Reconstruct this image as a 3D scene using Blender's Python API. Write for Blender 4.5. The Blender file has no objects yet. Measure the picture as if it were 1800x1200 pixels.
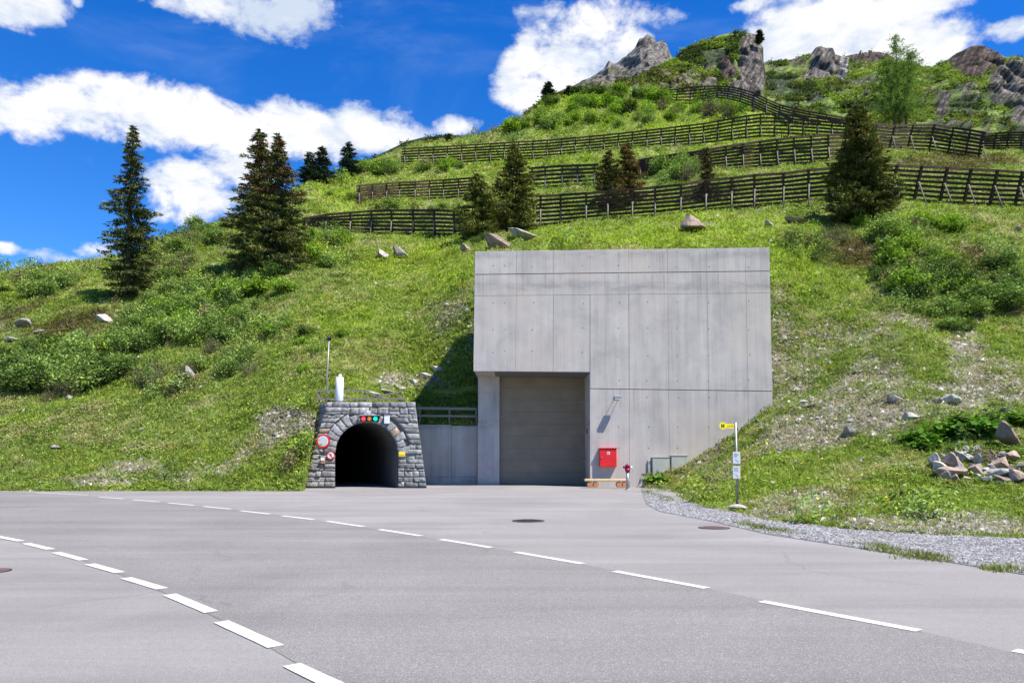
import bpy, bmesh, math, random
import numpy as np
from mathutils import Vector, Matrix

# ------------------------------------------------------------------ camera, world, sun
S = bpy.context.scene
COL = S.collection
F, H, PITCH = 1300.0, 1.6, math.radians(4.0)
ST, CT = math.sin(PITCH), math.cos(PITCH)
CY = 800.0 - F * math.tan(PITCH)
cam_d = bpy.data.cameras.new('camera'); cam = bpy.data.objects.new('camera', cam_d); COL.objects.link(cam)
cam.location = (0, 0, H); cam.rotation_euler = (math.radians(90) + PITCH, 0, 0)
cam_d.sensor_width = 36; cam_d.lens = 36 * F / 1800
cam_d.shift_y = (CY - 600) / 1800
cam_d.clip_start = 0.1; cam_d.clip_end = 6000
S.camera = cam
S.view_settings.view_transform = 'Standard'; S.view_settings.look = 'None'
S.view_settings.gamma = 1; S.view_settings.use_curve_mapping = False
S.view_settings.exposure = 0.85

SUN = Vector((0.50, -0.34, 1.0)).normalized()       # towards the sun
sun_el = math.asin(SUN.z); sun_az = math.atan2(SUN.x, SUN.y)
sd = bpy.data.lights.new('sun', 'SUN'); sd.energy = 5.0; sd.angle = math.radians(0.5); sd.color = (1, 0.94, 0.85)
so = bpy.data.objects.new('sun', sd); COL.objects.link(so)
so.rotation_euler = SUN.to_track_quat('Z', 'Y').to_euler()

def ray(px, py):
    k = (CY - py) / F; u = (px - 900) / F
    return Vector((u, CT - k * ST, ST + k * CT))
def at(px, py, Y):
    r = ray(px, py); t = Y / r.y
    return Vector((r.x * t, Y, H + r.z * t))
def gnd(px, py, z=0.0):
    r = ray(px, py); t = (z - H) / r.z
    return Vector((r.x * t, r.y * t, z))
def proj(X, Y, Z):
    h = Z - H; d = Y * CT + h * ST; v = -Y * ST + h * CT
    return 900 + F * X / d, CY - F * v / d
def zat(py, Y):
    k = (CY - py) / F
    return H + Y * (k * CT + ST) / (CT - k * ST)

# ---- node helpers
class NT:
    def __init__(s, nt): s.nt = nt; s.n = nt.nodes; s.l = nt.links
    def new(s, t, **kw):
        n = s.n.new(t)
        for k, v in kw.items(): setattr(n, k, v)
        return n
    def put(s, sock, v):
        if hasattr(v, 'is_output') or isinstance(v, bpy.types.NodeSocket): s.l.new(v, sock)
        else: sock.default_value = v
    def math(s, op, a, b=0.0, c=None, clamp=False):
        n = s.new('ShaderNodeMath', operation=op, use_clamp=clamp)
        s.put(n.inputs[0], a); s.put(n.inputs[1], b)
        if c is not None: s.put(n.inputs[2], c)
        return n.outputs[0]
    def mix(s, f, a, b, blend='MIX'):
        n = s.new('ShaderNodeMix', data_type='RGBA', blend_type=blend)
        s.put(n.inputs[0], f)
        s.put(n.inputs[6], a if not isinstance(a, tuple) else (*a, 1)[:4])
        s.put(n.inputs[7], b if not isinstance(b, tuple) else (*b, 1)[:4])
        return n.outputs[2]
    def ramp(s, f, stops):
        n = s.new('ShaderNodeValToRGB'); s.put(n.inputs[0], f)
        e = n.color_ramp.elements
        while len(e) < len(stops): e.new(0.5)
        for el, (p, c) in zip(e, stops):
            el.position = p; el.color = (c, c, c, 1) if not isinstance(c, tuple) else (*c, 1)
        return n.outputs[0]
    def mapr(s, v, a, b, c=0.0, d=1.0, smooth=False):
        n = s.new('ShaderNodeMapRange')
        if smooth: n.interpolation_type = 'SMOOTHSTEP'
        s.put(n.inputs[0], v)
        for i, q in enumerate((a, b, c, d)): n.inputs[i + 1].default_value = q
        return n.outputs[0]
    def noise(s, vec, scale, detail=4, rough=0.55, dist=0.0, sc=None):
        if sc is not None:
            m = s.new('ShaderNodeMapping'); s.l.new(vec, m.inputs[0]); m.inputs[3].default_value = sc; vec = m.outputs[0]
        n = s.new('ShaderNodeTexNoise'); s.l.new(vec, n.inputs['Vector'])
        n.inputs['Scale'].default_value = scale; n.inputs['Detail'].default_value = detail
        n.inputs['Roughness'].default_value = rough; n.inputs['Distortion'].default_value = dist
        return n.outputs[0]

# ---- world
W = bpy.data.worlds.new('World'); S.world = W; W.use_nodes = True
W.node_tree.nodes.clear(); w = NT(W.node_tree)
sky = w.new('ShaderNodeTexSky', sky_type='NISHITA'); sky.sun_disc = False
sky.sun_elevation = sun_el; sky.sun_rotation = sun_az
sky.altitude = 1800; sky.air_density = 1.0; sky.dust_density = 0.2; sky.ozone_density = 4.0
tc = w.new('ShaderNodeTexCoord').outputs['Generated']
sx = w.new('ShaderNodeSeparateXYZ'); w.l.new(tc, sx.inputs[0])
az = w.math('ARCTAN2', sx.outputs[0], sx.outputs[1]); el = w.math('ARCSINE', sx.outputs[2])
warp = w.new('ShaderNodeTexNoise'); w.l.new(tc, warp.inputs['Vector']); warp.inputs['Scale'].default_value = 9; warp.inputs['Detail'].default_value = 6
wsep = w.new('ShaderNodeSeparateColor'); w.l.new(warp.outputs[1], wsep.inputs[0])
az = w.math('ADD', az, w.math('MULTIPLY', w.math('SUBTRACT', wsep.outputs[0], 0.5), 0.07))
el2 = w.math('ADD', el, w.math('MULTIPLY', w.math('SUBTRACT', wsep.outputs[1], 0.5), 0.05))
CL = [(150,200,200,46,1),(330,205,200,52,1),(500,222,150,46,1),(650,226,100,42,1),(20,190,110,48,1),
      (345,335,85,50,.95),(430,300,60,40,.8),(325,375,60,30,.7),(380,0,170,45,.85),(510,12,70,42,.8),(20,0,80,42,.9),(122,8,14,12,.6),
      (12,430,38,14,.7),(100,446,60,14,.6),(170,432,40,16,.7),(790,225,55,18,.6),(935,165,60,48,1),(1000,125,95,45,1),(1085,85,60,45,.8),
      (1050,25,110,45,.75),(1160,30,60,24,.65),(985,70,50,30,.6),(1395,85,90,68,1),(1470,35,140,75,1.1),(1600,10,150,38,1),(1640,90,80,40,.8),
      (1560,85,100,50,.9),(1775,65,55,20,.7),(1360,0,70,20,.6),(1640,170,60,40,.6),
      (1300,130,80,40,.5),(-400,150,260,70,1),(-300,380,160,50,.8),(2150,80,260,80,1),(2400,250,160,60,.9)]
acc = None
for (cx, cy_, rx, ry, wt) in CL:
    r = ray(cx, cy_).normalized(); a0 = math.atan2(r.x, r.y); e0 = math.asin(r.z)
    r2 = ray(cx + rx, cy_).normalized(); ra = abs(math.atan2(r2.x, r2.y) - a0)
    r3 = ray(cx, cy_ - ry).normalized(); re = abs(math.asin(r3.z) - e0)
    dx = w.math('MULTIPLY', w.math('SUBTRACT', az, a0), 1 / ra); dy = w.math('MULTIPLY', w.math('SUBTRACT', el2, e0), 1 / re)
    d2 = w.math('ADD', w.math('MULTIPLY', dx, dx), w.math('MULTIPLY', dy, dy))
    g = w.math('MULTIPLY', w.math('SUBTRACT', 1.0, w.math('MULTIPLY', d2, 0.55)), wt)
    acc = g if acc is None else w.math('SMOOTH_MAX', acc, g, 0.25)
n1 = w.noise(tc, 14, 10, 0.62, 0.3, (1, 1, 1.5))
n2 = w.noise(tc, 45, 6, 0.6, 0.2, (1, 1, 1.3))
val = w.math('ADD', w.math('MAXIMUM', acc, -0.6), w.math('MULTIPLY', w.math('SUBTRACT', n1, 0.5), 2.0))
val = w.math('ADD', val, w.math('MULTIPLY', w.math('SUBTRACT', n2, 0.5), 0.85))
dens = w.mapr(val, 0.16, 0.78, 0, 1, True)
shade = w.noise(tc, 9, 6, 0.6, 0.2, (1, 1, 2.2))
sh = w.mapr(w.math('ADD', shade, w.math('MULTIPLY', val, 0.10)), 0.44, 0.66, 0, 1, True)
ccol = w.mix(sh, (4.1, 4.7, 5.7), (6.5, 6.5, 6.6))
hsv = w.new('ShaderNodeHueSaturation'); hsv.inputs['Saturation'].default_value = 1.25; hsv.inputs['Value'].default_value = 1.0
w.l.new(sky.outputs[0], hsv.inputs['Color'])
tint_ = w.mix(w.mapr(el, 0.02, 0.62, 0, 1, True), (0.95, 1.12, 1.30), (0.26, 0.95, 1.48))
skyc = w.mix(1.0, hsv.outputs[0], tint_, 'MULTIPLY')
skyc = w.mix(w.math('MULTIPLY', w.mapr(w.noise(tc, 2.2, 6, 0.62, 0.6, (1, 1, 2.6)), 0.50, 0.80, 0, 1, True), 0.28), skyc, (4.2, 5.2, 6.4))
fin = w.mix(dens, skyc, ccol)
bg = w.new('ShaderNodeBackground'); w.l.new(fin, bg.inputs[0]); bg.inputs[1].default_value = 0.090
wo = w.new('ShaderNodeOutputWorld'); w.l.new(bg.outputs[0], wo.inputs[0])

# ------------------------------------------------------------------ noise in numpy
def _hash(ix, iy, seed):
    n = (ix.astype(np.int64) * 374761393 + iy.astype(np.int64) * 668265263 + seed * 1442695041) & 0xffffffff
    n = ((n ^ (n >> 13)) * 1274126177) & 0xffffffff
    n = n ^ (n >> 16)
    return (n & 0xffffff) / float(0xffffff)
def vn(x, y, seed=0):
    x = np.asarray(x, float); y = np.asarray(y, float)
    ix = np.floor(x); iy = np.floor(y); fx = x - ix; fy = y - iy
    fx = fx * fx * (3 - 2 * fx); fy = fy * fy * (3 - 2 * fy)
    a = _hash(ix, iy, seed); b = _hash(ix + 1, iy, seed); c = _hash(ix, iy + 1, seed); d = _hash(ix + 1, iy + 1, seed)
    return (a * (1 - fx) + b * fx) * (1 - fy) + (c * (1 - fx) + d * fx) * fy
def fbm(x, y, seed=0, o=4):
    s = 0; a = 0.5; t = 0
    for i in range(o):
        s = s + a * vn(x * 2 ** i + 17.3 * i, y * 2 ** i + 5.1 * i, seed + i); t += a; a *= 0.5
    return s / t
def ridged(x, y, seed=0, o=5):
    s = 0; a = 0.5; t = 0
    for i in range(o):
        s = s + a * (1 - np.abs(2 * vn(x * 2.1 ** i + 9.3 * i, y * 2.1 ** i + 3.7 * i, seed + i) - 1)); t += a; a *= 0.55
    return s / t
def sstep(a, b, x):
    t = np.clip((x - a) / (b - a), 0, 1); return t * t * (3 - 2 * t)
rng = np.random.default_rng(7); random.seed(7)

# ------------------------------------------------------------------ object helpers
def tag(o, label=None, cat=None, group=None, kind=None):
    if label: o['label'] = label
    if cat: o['category'] = cat
    if group: o['group'] = group
    if kind: o['kind'] = kind
    return o
def thing(name, label, cat, loc=(0, 0, 0), group=None):
    o = bpy.data.objects.new(name, None); COL.objects.link(o); o.location = loc; o.empty_display_size = 0.1
    return tag(o, label, cat, group)
def worldloc(p):
    v = Vector((0, 0, 0))
    while p is not None: v += Vector(p.location); p = p.parent
    return v
def obj(name, me, mat=None, parent=None, base=None):
    """me: mesh with world-space vertices; moved to its parent's (or its own base's) origin"""
    off = worldloc(parent) if parent else (Vector(base) if base is not None else None)
    if off is not None: me.transform(Matrix.Translation(-off))
    o = bpy.data.objects.new(name, me); COL.objects.link(o)
    if parent: o.parent = parent
    elif base is not None: o.location = base
    if mat is not None:
        for m in (mat if isinstance(mat, (list, tuple)) else [mat]): me.materials.append(m)
    return o
def np_mesh(name, V, Fc, tint=None, smooth=False, midx=None):
    me = bpy.data.meshes.new(name); V = np.asarray(V, np.float32); Fc = np.asarray(Fc, np.int32); k = Fc.shape[1]
    me.vertices.add(len(V)); me.vertices.foreach_set('co', V.ravel())
    me.loops.add(Fc.size); me.loops.foreach_set('vertex_index', Fc.ravel())
    me.polygons.add(len(Fc)); me.polygons.foreach_set('loop_start', np.arange(0, Fc.size, k, dtype=np.int32))
    me.polygons.foreach_set('loop_total', np.full(len(Fc), k, np.int32))
    if midx is not None: me.polygons.foreach_set('material_index', np.asarray(midx, np.int32))
    me.update(calc_edges=True)
    if tint is not None:
        a = me.attributes.new('tint', 'FLOAT_COLOR', 'POINT')
        a.data.foreach_set('color', np.concatenate([np.asarray(tint, np.float32), np.ones((len(V), 1), np.float32)], 1).ravel())
    if smooth: me.polygons.foreach_set('use_smooth', np.ones(len(Fc), bool))
    return me

class MB:
    """collects simple shapes (world coordinates) into one mesh"""
    def __init__(s): s.bm = bmesh.new()
    def hexa(s, c, mi=0):
        v = [s.bm.verts.new(p) for p in c]
        for f in ((0,1,2,3),(7,6,5,4),(0,4,5,1),(1,5,6,2),(2,6,7,3),(3,7,4,0)):
            fa = s.bm.faces.new([v[i] for i in f]); fa.material_index = mi
        return v
    def box(s, x0, x1, y0, y1, z0, z1, mi=0):
        s.hexa([(x0,y0,z0),(x0,y0,z1),(x1,y0,z1),(x1,y0,z0),(x0,y1,z0),(x0,y1,z1),(x1,y1,z1),(x1,y1,z0)], mi)
    def beam(s, a, b, wx, wz, mi=0, up=Vector((0, 0, 1))):
        a = Vector(a); b = Vector(b); d = (b - a).normalized()
        if abs(d.dot(up)) > 0.98: up = Vector((0, 1, 0))
        r = d.cross(up).normalized(); u = r.cross(d).normalized()
        q = []
        for p in (a, b):
            q.append([p - r*wx/2 - u*wz/2, p - r*wx/2 + u*wz/2, p + r*wx/2 + u*wz/2, p + r*wx/2 - u*wz/2])
        s.hexa(q[0] + q[1], mi)
    def cyl(s, a, b, r0, r1=None, n=12, mi=0, smooth=True):
        r1 = r0 if r1 is None else r1
        a = Vector(a); b = Vector(b); d = (b - a).normalized()
        up = Vector((0, 0, 1)) if abs(d.z) < 0.9 else Vector((0, 1, 0))
        x = d.cross(up).normalized(); y = x.cross(d).normalized()
        r = [[s.bm.verts.new(p + (x*math.cos(t) + y*math.sin(t))*rr) for t in [2*math.pi*i/n for i in range(n)]] for p, rr in ((a, r0), (b, r1))]
        for i in range(n):
            f = s.bm.faces.new([r[0][i], r[0][(i+1)%n], r[1][(i+1)%n], r[1][i]]); f.smooth = smooth; f.material_index = mi
        for q, flip in ((r[0], 1), (r[1], 0)):
            f = s.bm.faces.new(q[::-1] if flip else q); f.material_index = mi
    def prism(s, pts, y0, y1, mi=0):
        """pts: (x,z) outline facing -Y"""
        a = [s.bm.verts.new((p[0], y0, p[1])) for p in pts]; b = [s.bm.verts.new((p[0], y1, p[1])) for p in pts]
        n = len(pts)
        f = s.bm.faces.new(a); f.material_index = mi
        f = s.bm.faces.new(b[::-1]); f.material_index = mi
        for i in range(n):
            f = s.bm.faces.new([a[(i+1)%n], a[i], b[i], b[(i+1)%n]]); f.material_index = mi
    def poly(s, pts, mi=0):
        f = s.bm.faces.new([s.bm.verts.new(p) for p in pts]); f.material_index = mi
    def mesh(s, name, bevel=0, seg=1):
        bmesh.ops.recalc_face_normals(s.bm, faces=s.bm.faces)
        if bevel:
            es = [e for e in s.bm.edges if len(e.link_faces) == 2 and e.calc_face_angle(0) > 0.6]
            bmesh.ops.bevel(s.bm, geom=es, offset=bevel, segments=seg, affect='EDGES', clamp_overlap=True)
        me = bpy.data.meshes.new(name); s.bm.to_mesh(me); s.bm.free(); return me
    def build(s, name, mat, parent=None, base=None, bevel=0, seg=1):
        return obj(name, s.mesh(name, bevel, seg), mat, parent, base)

# ------------------------------------------------------------------ materials
def newmat(name):
    m = bpy.data.materials.new(name); m.use_nodes = True; m.node_tree.nodes.clear(); n = NT(m.node_tree)
    p = n.new('ShaderNodeBsdfPrincipled'); o = n.new('ShaderNodeOutputMaterial'); n.l.new(p.outputs[0], o.inputs[0])
    p.inputs['Specular IOR Level'].default_value = 0.3; p.inputs['Roughness'].default_value = 0.85
    g = n.new('ShaderNodeNewGeometry').outputs['Position']
    return m, n, p, g
def bump(n, p, h, strength=0.4, dist=0.02):
    b = n.new('ShaderNodeBump'); b.inputs['Strength'].default_value = strength; b.inputs['Distance'].default_value = dist
    n.l.new(h, b.inputs['Height']); n.l.new(b.outputs[0], p.inputs['Normal'])
def simple(name, col, rough=0.5, metal=0.0, var=0.12, scale=6, bmp=0.0, spec=0.4):
    m, n, p, g = newmat(name)
    f = n.noise(g, scale, 5, 0.6)
    a = tuple(c * (1 - var) for c in col); b = tuple(min(1, c * (1 + var)) for c in col)
    n.put(p.inputs['Base Color'], n.mix(n.mapr(f, 0.3, 0.7), a, b))
    p.inputs['Roughness'].default_value = rough; p.inputs['Metallic'].default_value = metal; p.inputs['Specular IOR Level'].default_value = spec
    if bmp: bump(n, p, f, bmp, 0.01)
    return m
def emis(name, col, st):
    m, n, p, g = newmat(name); n.put(p.inputs['Base Color'], (*col, 1)); n.put(p.inputs['Emission Color'], (*col, 1)); p.inputs['Emission Strength'].default_value = st
    p.inputs['Roughness'].default_value = 0.3
    return m
def concrete_mat(name, base=(0.465, 0.43, 0.395), stain=None, dark=1.0):
    m, n, p, g = newmat(name)
    streak = n.noise(g, 1.0, 6, 0.6, 0.2, (3.2, 3.2, 0.16))
    streak2 = n.noise(g, 1.0, 4, 0.6, 0.1, (14, 14, 0.35))
    cloud = n.noise(g, 0.7, 6, 0.6, 0.4)
    fine = n.noise(g, 26, 4, 0.7)
    v = n.math('ADD', n.math('MULTIPLY', streak, 0.40), n.math('MULTIPLY', cloud, 0.6))
    v = n.math('ADD', v, n.math('MULTIPLY', n.math('SUBTRACT', streak2, 0.5), 0.22))
    c = n.mix(n.mapr(v, 0.34, 0.66), tuple(x * 0.72 * dark for x in base), tuple(x * 1.12 * dark for x in base))
    c = n.mix(n.mapr(fine, 0.35, 0.75, 0, 0.16), c, tuple(x * 0.55 for x in base))
    warm = n.noise(g, 0.35, 3, 0.5)
    c = n.mix(n.mapr(warm, 0.45, 0.70, 0, 0.6), c, (base[0] * 1.02, base[1] * 0.93, base[2] * 0.82))
    if stain:
        z = n.new('ShaderNodeSeparateXYZ'); n.l.new(g, z.inputs[0])
        for zc, hw, amt in stain:
            edge = n.math('ADD', z.outputs[2], n.math('MULTIPLY', n.math('SUBTRACT', n.noise(g, 0.9, 5, 0.65), 0.5), 0.9))
            d = n.math('ABSOLUTE', n.math('SUBTRACT', edge, zc))
            k = n.math('MULTIPLY', n.mapr(d, 0, hw, 1, 0, True), n.mapr(n.noise(g, 1.0, 5, 0.7, 0.3, (0.7, 0.7, 3)), 0.38, 0.62, 0, amt))
            c = n.mix(k, c, (0.17, 0.16, 0.155))
        # water runs below the top edge and under the pour joints
        for z1, z0 in ((12.15, 10.9), (10.95, 9.6), (5.0, 3.2)):
            run = n.mapr(n.noise(g, 1.0, 5, 0.75, 0.1, (5.5, 5.5, 0.06)), 0.54, 0.70, 0, 0.55)
            fade = n.math('MULTIPLY', n.mapr(z.outputs[2], z0, z1, 0, 1), n.mapr(z.outputs[2], z1 - .02, z1 + .03, 1, 0))
            c = n.mix(n.math('MULTIPLY', run, fade), c, (0.13, 0.12, 0.115))
    n.put(p.inputs['Base Color'], c)
    bump(n, p, n.math('ADD', fine, n.math('MULTIPLY', streak2, 1.2)), 0.35, 0.012)
    return m
M = {}
M['concrete'] = concrete_mat('concrete', stain=[(10.35, 0.42, 0.5), (12.0, 0.35, 0.35)])
M['concrete2'] = concrete_mat('wall_concrete', stain=[(3.3, 0.5, 0.6), (0.1, 0.35, 0.4)])
M['joint'] = simple('dark_joint_backing', (0.14, 0.13, 0.125), 0.95, bmp=0.3)  # dark concrete and mortar backing seen in the joints
M['tie'] = simple('tie_hole', (0.12, 0.115, 0.11), 0.9)
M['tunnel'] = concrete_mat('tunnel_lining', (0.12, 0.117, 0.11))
M['steel'] = simple('galvanised_steel', (0.33, 0.335, 0.34), 0.5, 0.6, 0.15, 9)
M['white'] = simple('white_paint', (0.72, 0.74, 0.77), 0.4, 0, 0.05, 4)
M['red'] = simple('red_enamel', (0.62, 0.015, 0.02), 0.35, 0, 0.10, 3)
M['darkred'] = simple('hydrant_red', (0.30, 0.008, 0.05), 0.4, 0, 0.15, 8)
M['black'] = simple('black_plastic', (0.012, 0.012, 0.014), 0.45, 0, 0.2, 8)
M['yellow'] = simple('sign_yellow', (0.85, 0.72, 0.02), 0.4, 0, 0.05, 5)
M['orange'] = simple('box_yellow', (0.75, 0.50, 0.07), 0.5, 0, 0.08, 8)
M['wood'] = simple('grey_wood', (0.20, 0.175, 0.14), 0.85, 0, 0.35, 20, 0.4)
M['logtop'] = simple('pale_wood', (0.62, 0.48, 0.26), 0.7, 0, 0.2, 14, 0.3)
M['logred'] = simple('reddish_wood', (0.42, 0.20, 0.10), 0.8, 0, 0.25, 16, 0.4)
M['signgrey'] = simple('sign_face_grey', (0.52, 0.56, 0.58), 0.45, 0, 0.04, 5)
M['signwhite'] = simple('sign_face_white', (0.78, 0.78, 0.76), 0.45, 0, 0.03, 5)
M['letter'] = simple('letter_black', (0.02, 0.03, 0.01), 0.5)
M['letter2'] = simple('letter_orange', (0.35, 0.24, 0.01), 0.5)
M['paper'] = simple('timetable_paper', (0.55, 0.60, 0.66), 0.4, 0, 0.1, 12)
M['cab'] = simple('cabinet_grey_green', (0.37, 0.385, 0.33), 0.6, 0, 0.12, 4)
M['brown'] = simple('brown_box', (0.34, 0.20, 0.12), 0.6)
M['iron'] = simple('cast_iron', (0.055, 0.05, 0.052), 0.6, 0.3, 0.3, 20, 0.4)
M['lred'] = emis('signal_red', (1, 0.03, 0.04), 1.6); M['lamb'] = emis('signal_orange', (0.8, 0.22, 0.03), 0.35); M['lgrn'] = emis('signal_green', (0.0, 0.75, 0.40), 1.1)
M['rust'] = simple('rusted_steel', (0.060, 0.036, 0.026), 0.85, 0, 0.5, 3, 0.3, 0.15)
M['strut'] = simple('weathered_strut', (0.16, 0.14, 0.125), 0.8, 0.0, 0.45, 2)
# garage door: ribbed dark sheet
m, n, p, g = newmat('door_sheet')
gx = n.new('ShaderNodeSeparateXYZ'); n.l.new(g, gx.inputs[0])
rib = n.math('FRACT', n.math('MULTIPLY', gx.outputs[0], 1.25)); rib = n.math('ABSOLUTE', n.math('SUBTRACT', rib, 0.5))
n.put(p.inputs['Base Color'], n.mix(n.mapr(n.noise(g, 1.2, 5), 0.3, 0.7), (0.195, 0.155, 0.105), (0.25, 0.20, 0.14)))
bump(n, p, rib, 0.5, 0.02); p.inputs['Roughness'].default_value = 0.6; M['door'] = m
# asphalt
def asphalt(name, base, sp=0.5, rough=0.9):
    m, n, p, g = newmat(name)
    fine = n.noise(g, 70, 3, 0.85); mid = n.noise(g, 16, 5, 0.75); big = n.noise(g, 0.22, 6, 0.65, 0.8); track = n.noise(g, 1, 5, 0.6, 0.7, (0.07, 1.1, 1))
    v = n.math('ADD', n.math('MULTIPLY', big, 0.5), n.math('MULTIPLY', track, 0.5))
    c = n.mix(n.mapr(v, 0.36, 0.64), tuple(x * 0.74 for x in base), tuple(x * 1.15 for x in base))
    c = n.mix(n.mapr(fine, 0.38, 0.60), n.mix(sp, c, (0.035, 0.035, 0.038)), c)
    c = n.mix(n.mapr(n.noise(g, 120, 1, 0.5), 0.60, 0.70, 0, 0.55), c, (0.60, 0.58, 0.56))
    c = n.mix(n.mapr(mid, 0.36, 0.64, 0.30, 0), c, tuple(x * 0.5 for x in base))
    # oil spots and a few hairline cracks
    c = n.mix(n.math('MULTIPLY', n.mapr(n.noise(g, 0.9, 5, 0.7), 0.64, 0.74, 0, 0.35), 1.0), c, (0.07, 0.068, 0.068))
    wv = n.new('ShaderNodeTexNoise'); n.l.new(g, wv.inputs['Vector']); wv.inputs['Scale'].default_value = 0.8; wv.inputs['Detail'].default_value = 5
    ad = n.new('ShaderNodeVectorMath', operation='ADD'); n.l.new(g, ad.inputs[0]); n.l.new(wv.outputs[1], ad.inputs[1])
    vo = n.new('ShaderNodeTexVoronoi', feature='DISTANCE_TO_EDGE'); n.l.new(ad.outputs[0], vo.inputs['Vector']); vo.inputs['Scale'].default_value = 0.16
    crk = n.math('MULTIPLY', n.mapr(vo.outputs[0], 0.0, 0.006, 1, 0), n.mapr(n.noise(g, 0.3, 3, 0.5), 0.5, 0.6, 0, 0.25))
    c = n.mix(crk, c, (0.06, 0.058, 0.058))
    n.put(p.inputs['Base Color'], c); p.inputs['Roughness'].default_value = rough; p.inputs['Specular IOR Level'].default_value = 0.15
    bump(n, p, n.math('ADD', fine, mid), 0.6, 0.008)
    return m
M['apron'] = asphalt('asphalt_light', (0.290, 0.274, 0.264), 0.35)
M['road'] = asphalt('asphalt_road', (0.250, 0.235, 0.225), 0.48)
m, n, p, g = newmat('road_paint')
wn = n.noise(g, 60, 4, 0.75)
n.put(p.inputs['Base Color'], n.mix(n.mapr(wn, 0.50, 0.66, 0, 0.8), (0.58, 0.57, 0.53), (0.28, 0.285, 0.28))); M['paint'] = m
m, n, p, g = newmat('gravel_bed')
vo = n.new('ShaderNodeTexVoronoi'); n.l.new(g, vo.inputs['Vector']); vo.inputs['Scale'].default_value = 22
n.put(p.inputs['Base Color'], n.mix(n.mapr(n.noise(g, 30, 3, 0.8), 0.3, 0.7), (0.09, 0.09, 0.095), (0.27, 0.265, 0.27)))
bump(n, p, vo.outputs[0], 0.9, 0.04); M['gravel'] = m
# attribute driven ones
def tint_mat(name, rough=0.85, spec=0.15, trans=0.0, var=0.25, scale=1.2, bmp=0.0, bscale=4.0, bdist=0.1, obj_rand=0.0):
    m, n, p, g = newmat(name)
    a = n.new('ShaderNodeAttribute'); a.attribute_name = 'tint'
    f = n.noise(g, scale, 6, 0.65)
    c = n.mix(1.0, a.outputs[0], n.mix(n.mapr(f, 0.3, 0.7), (1 - var,) * 3, (1 + var,) * 3), 'MULTIPLY')
    if obj_rand:
        oi = n.new('ShaderNodeObjectInfo')
        c = n.mix(1.0, c, n.mix(oi.outputs['Random'], (1 - obj_rand, 1 - obj_rand * 0.8, 1 - obj_rand), (1 + obj_rand, 1 + obj_rand * 0.7, 1 + obj_rand * 0.5)), 'MULTIPLY')
    n.put(p.inputs['Base Color'], c); p.inputs['Roughness'].default_value = rough; p.inputs['Specular IOR Level'].default_value = spec
    if bmp: bump(n, p, n.noise(g, bscale, 6, 0.7), bmp, bdist)
    if trans:
        t = n.new('ShaderNodeBsdfTranslucent'); n.put(t.inputs[0], n.mix(1.0, c, (1.25, 1.35, 0.6), 'MULTIPLY'))
        mx = n.new('ShaderNodeMixShader'); mx.inputs[0].default_value = trans
        n.l.new(p.outputs[0], mx.inputs[1]); n.l.new(t.outputs[0], mx.inputs[2])
        out = [q for q in n.n if q.type == 'OUTPUT_MATERIAL'][0]; n.l.new(mx.outputs[0], out.inputs[0])
    return m
M['soil'] = tint_mat('hillside_turf', var=0.35, scale=1.6, bmp=0.9, bscale=3.5, bdist=0.25)
M['leaf'] = tint_mat('leaf', 0.75, 0.08, 0.25, 0.18, 0.8, obj_rand=0.22)
M['needle'] = tint_mat('needle', 0.7, 0.15, 0.12, 0.22, 0.9)
M['grass'] = tint_mat('grass_blade', 0.7, 0.2, 0.40, 0.22, 0.7)
M['mtn'] = tint_mat('mountain_face', var=0.60, scale=0.22, bmp=1.0, bscale=0.35, bdist=3.0)
M['rockt'] = tint_mat('rough_stone', var=0.30, scale=3.0, bmp=0.8, bscale=9, bdist=0.06)
M['ashlar'] = tint_mat('ashlar_stone', var=0.5, scale=6.0, bmp=1.0, bscale=14, bdist=0.06)
M['flower'] = simple('yellow_petal', (0.85, 0.55, 0.01), 0.6)
M['bark'] = simple('grey_bark', (0.10, 0.085, 0.07), 0.95, 0, 0.3, 8, 0.6)
M['twig'] = simple('brown_twig', (0.085, 0.065, 0.045), 0.95, 0, 0.3, 8)
def rock_mat(name, a, b):
    m, n, p, g = newmat(name)
    f = n.noise(g, 2.2, 7, 0.7, 0.8); f2 = n.noise(g, 9, 5, 0.7)
    c = n.mix(n.mapr(f, 0.35, 0.65), a, b); c = n.mix(n.mapr(f2, 0.5, 0.7, 0, 0.5), c, (0.10, 0.095, 0.09))
    oi = n.new('ShaderNodeObjectInfo'); c = n.mix(1.0, c, n.mix(oi.outputs['Random'], (0.75,) * 3, (1.25,) * 3), 'MULTIPLY')
    n.put(p.inputs['Base Color'], c); bump(n, p, n.math('ADD', f, f2), 0.7, 0.06)
    return m
M['rock_grey'] = rock_mat('grey_rock', (0.16, 0.145, 0.125), (0.38, 0.35, 0.31))
M['rock_rust'] = rock_mat('rusty_rock', (0.21, 0.145, 0.105), (0.40, 0.31, 0.24))
M['rock_white'] = rock_mat('white_rock', (0.28, 0.26, 0.22), (0.50, 0.47, 0.42))

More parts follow.
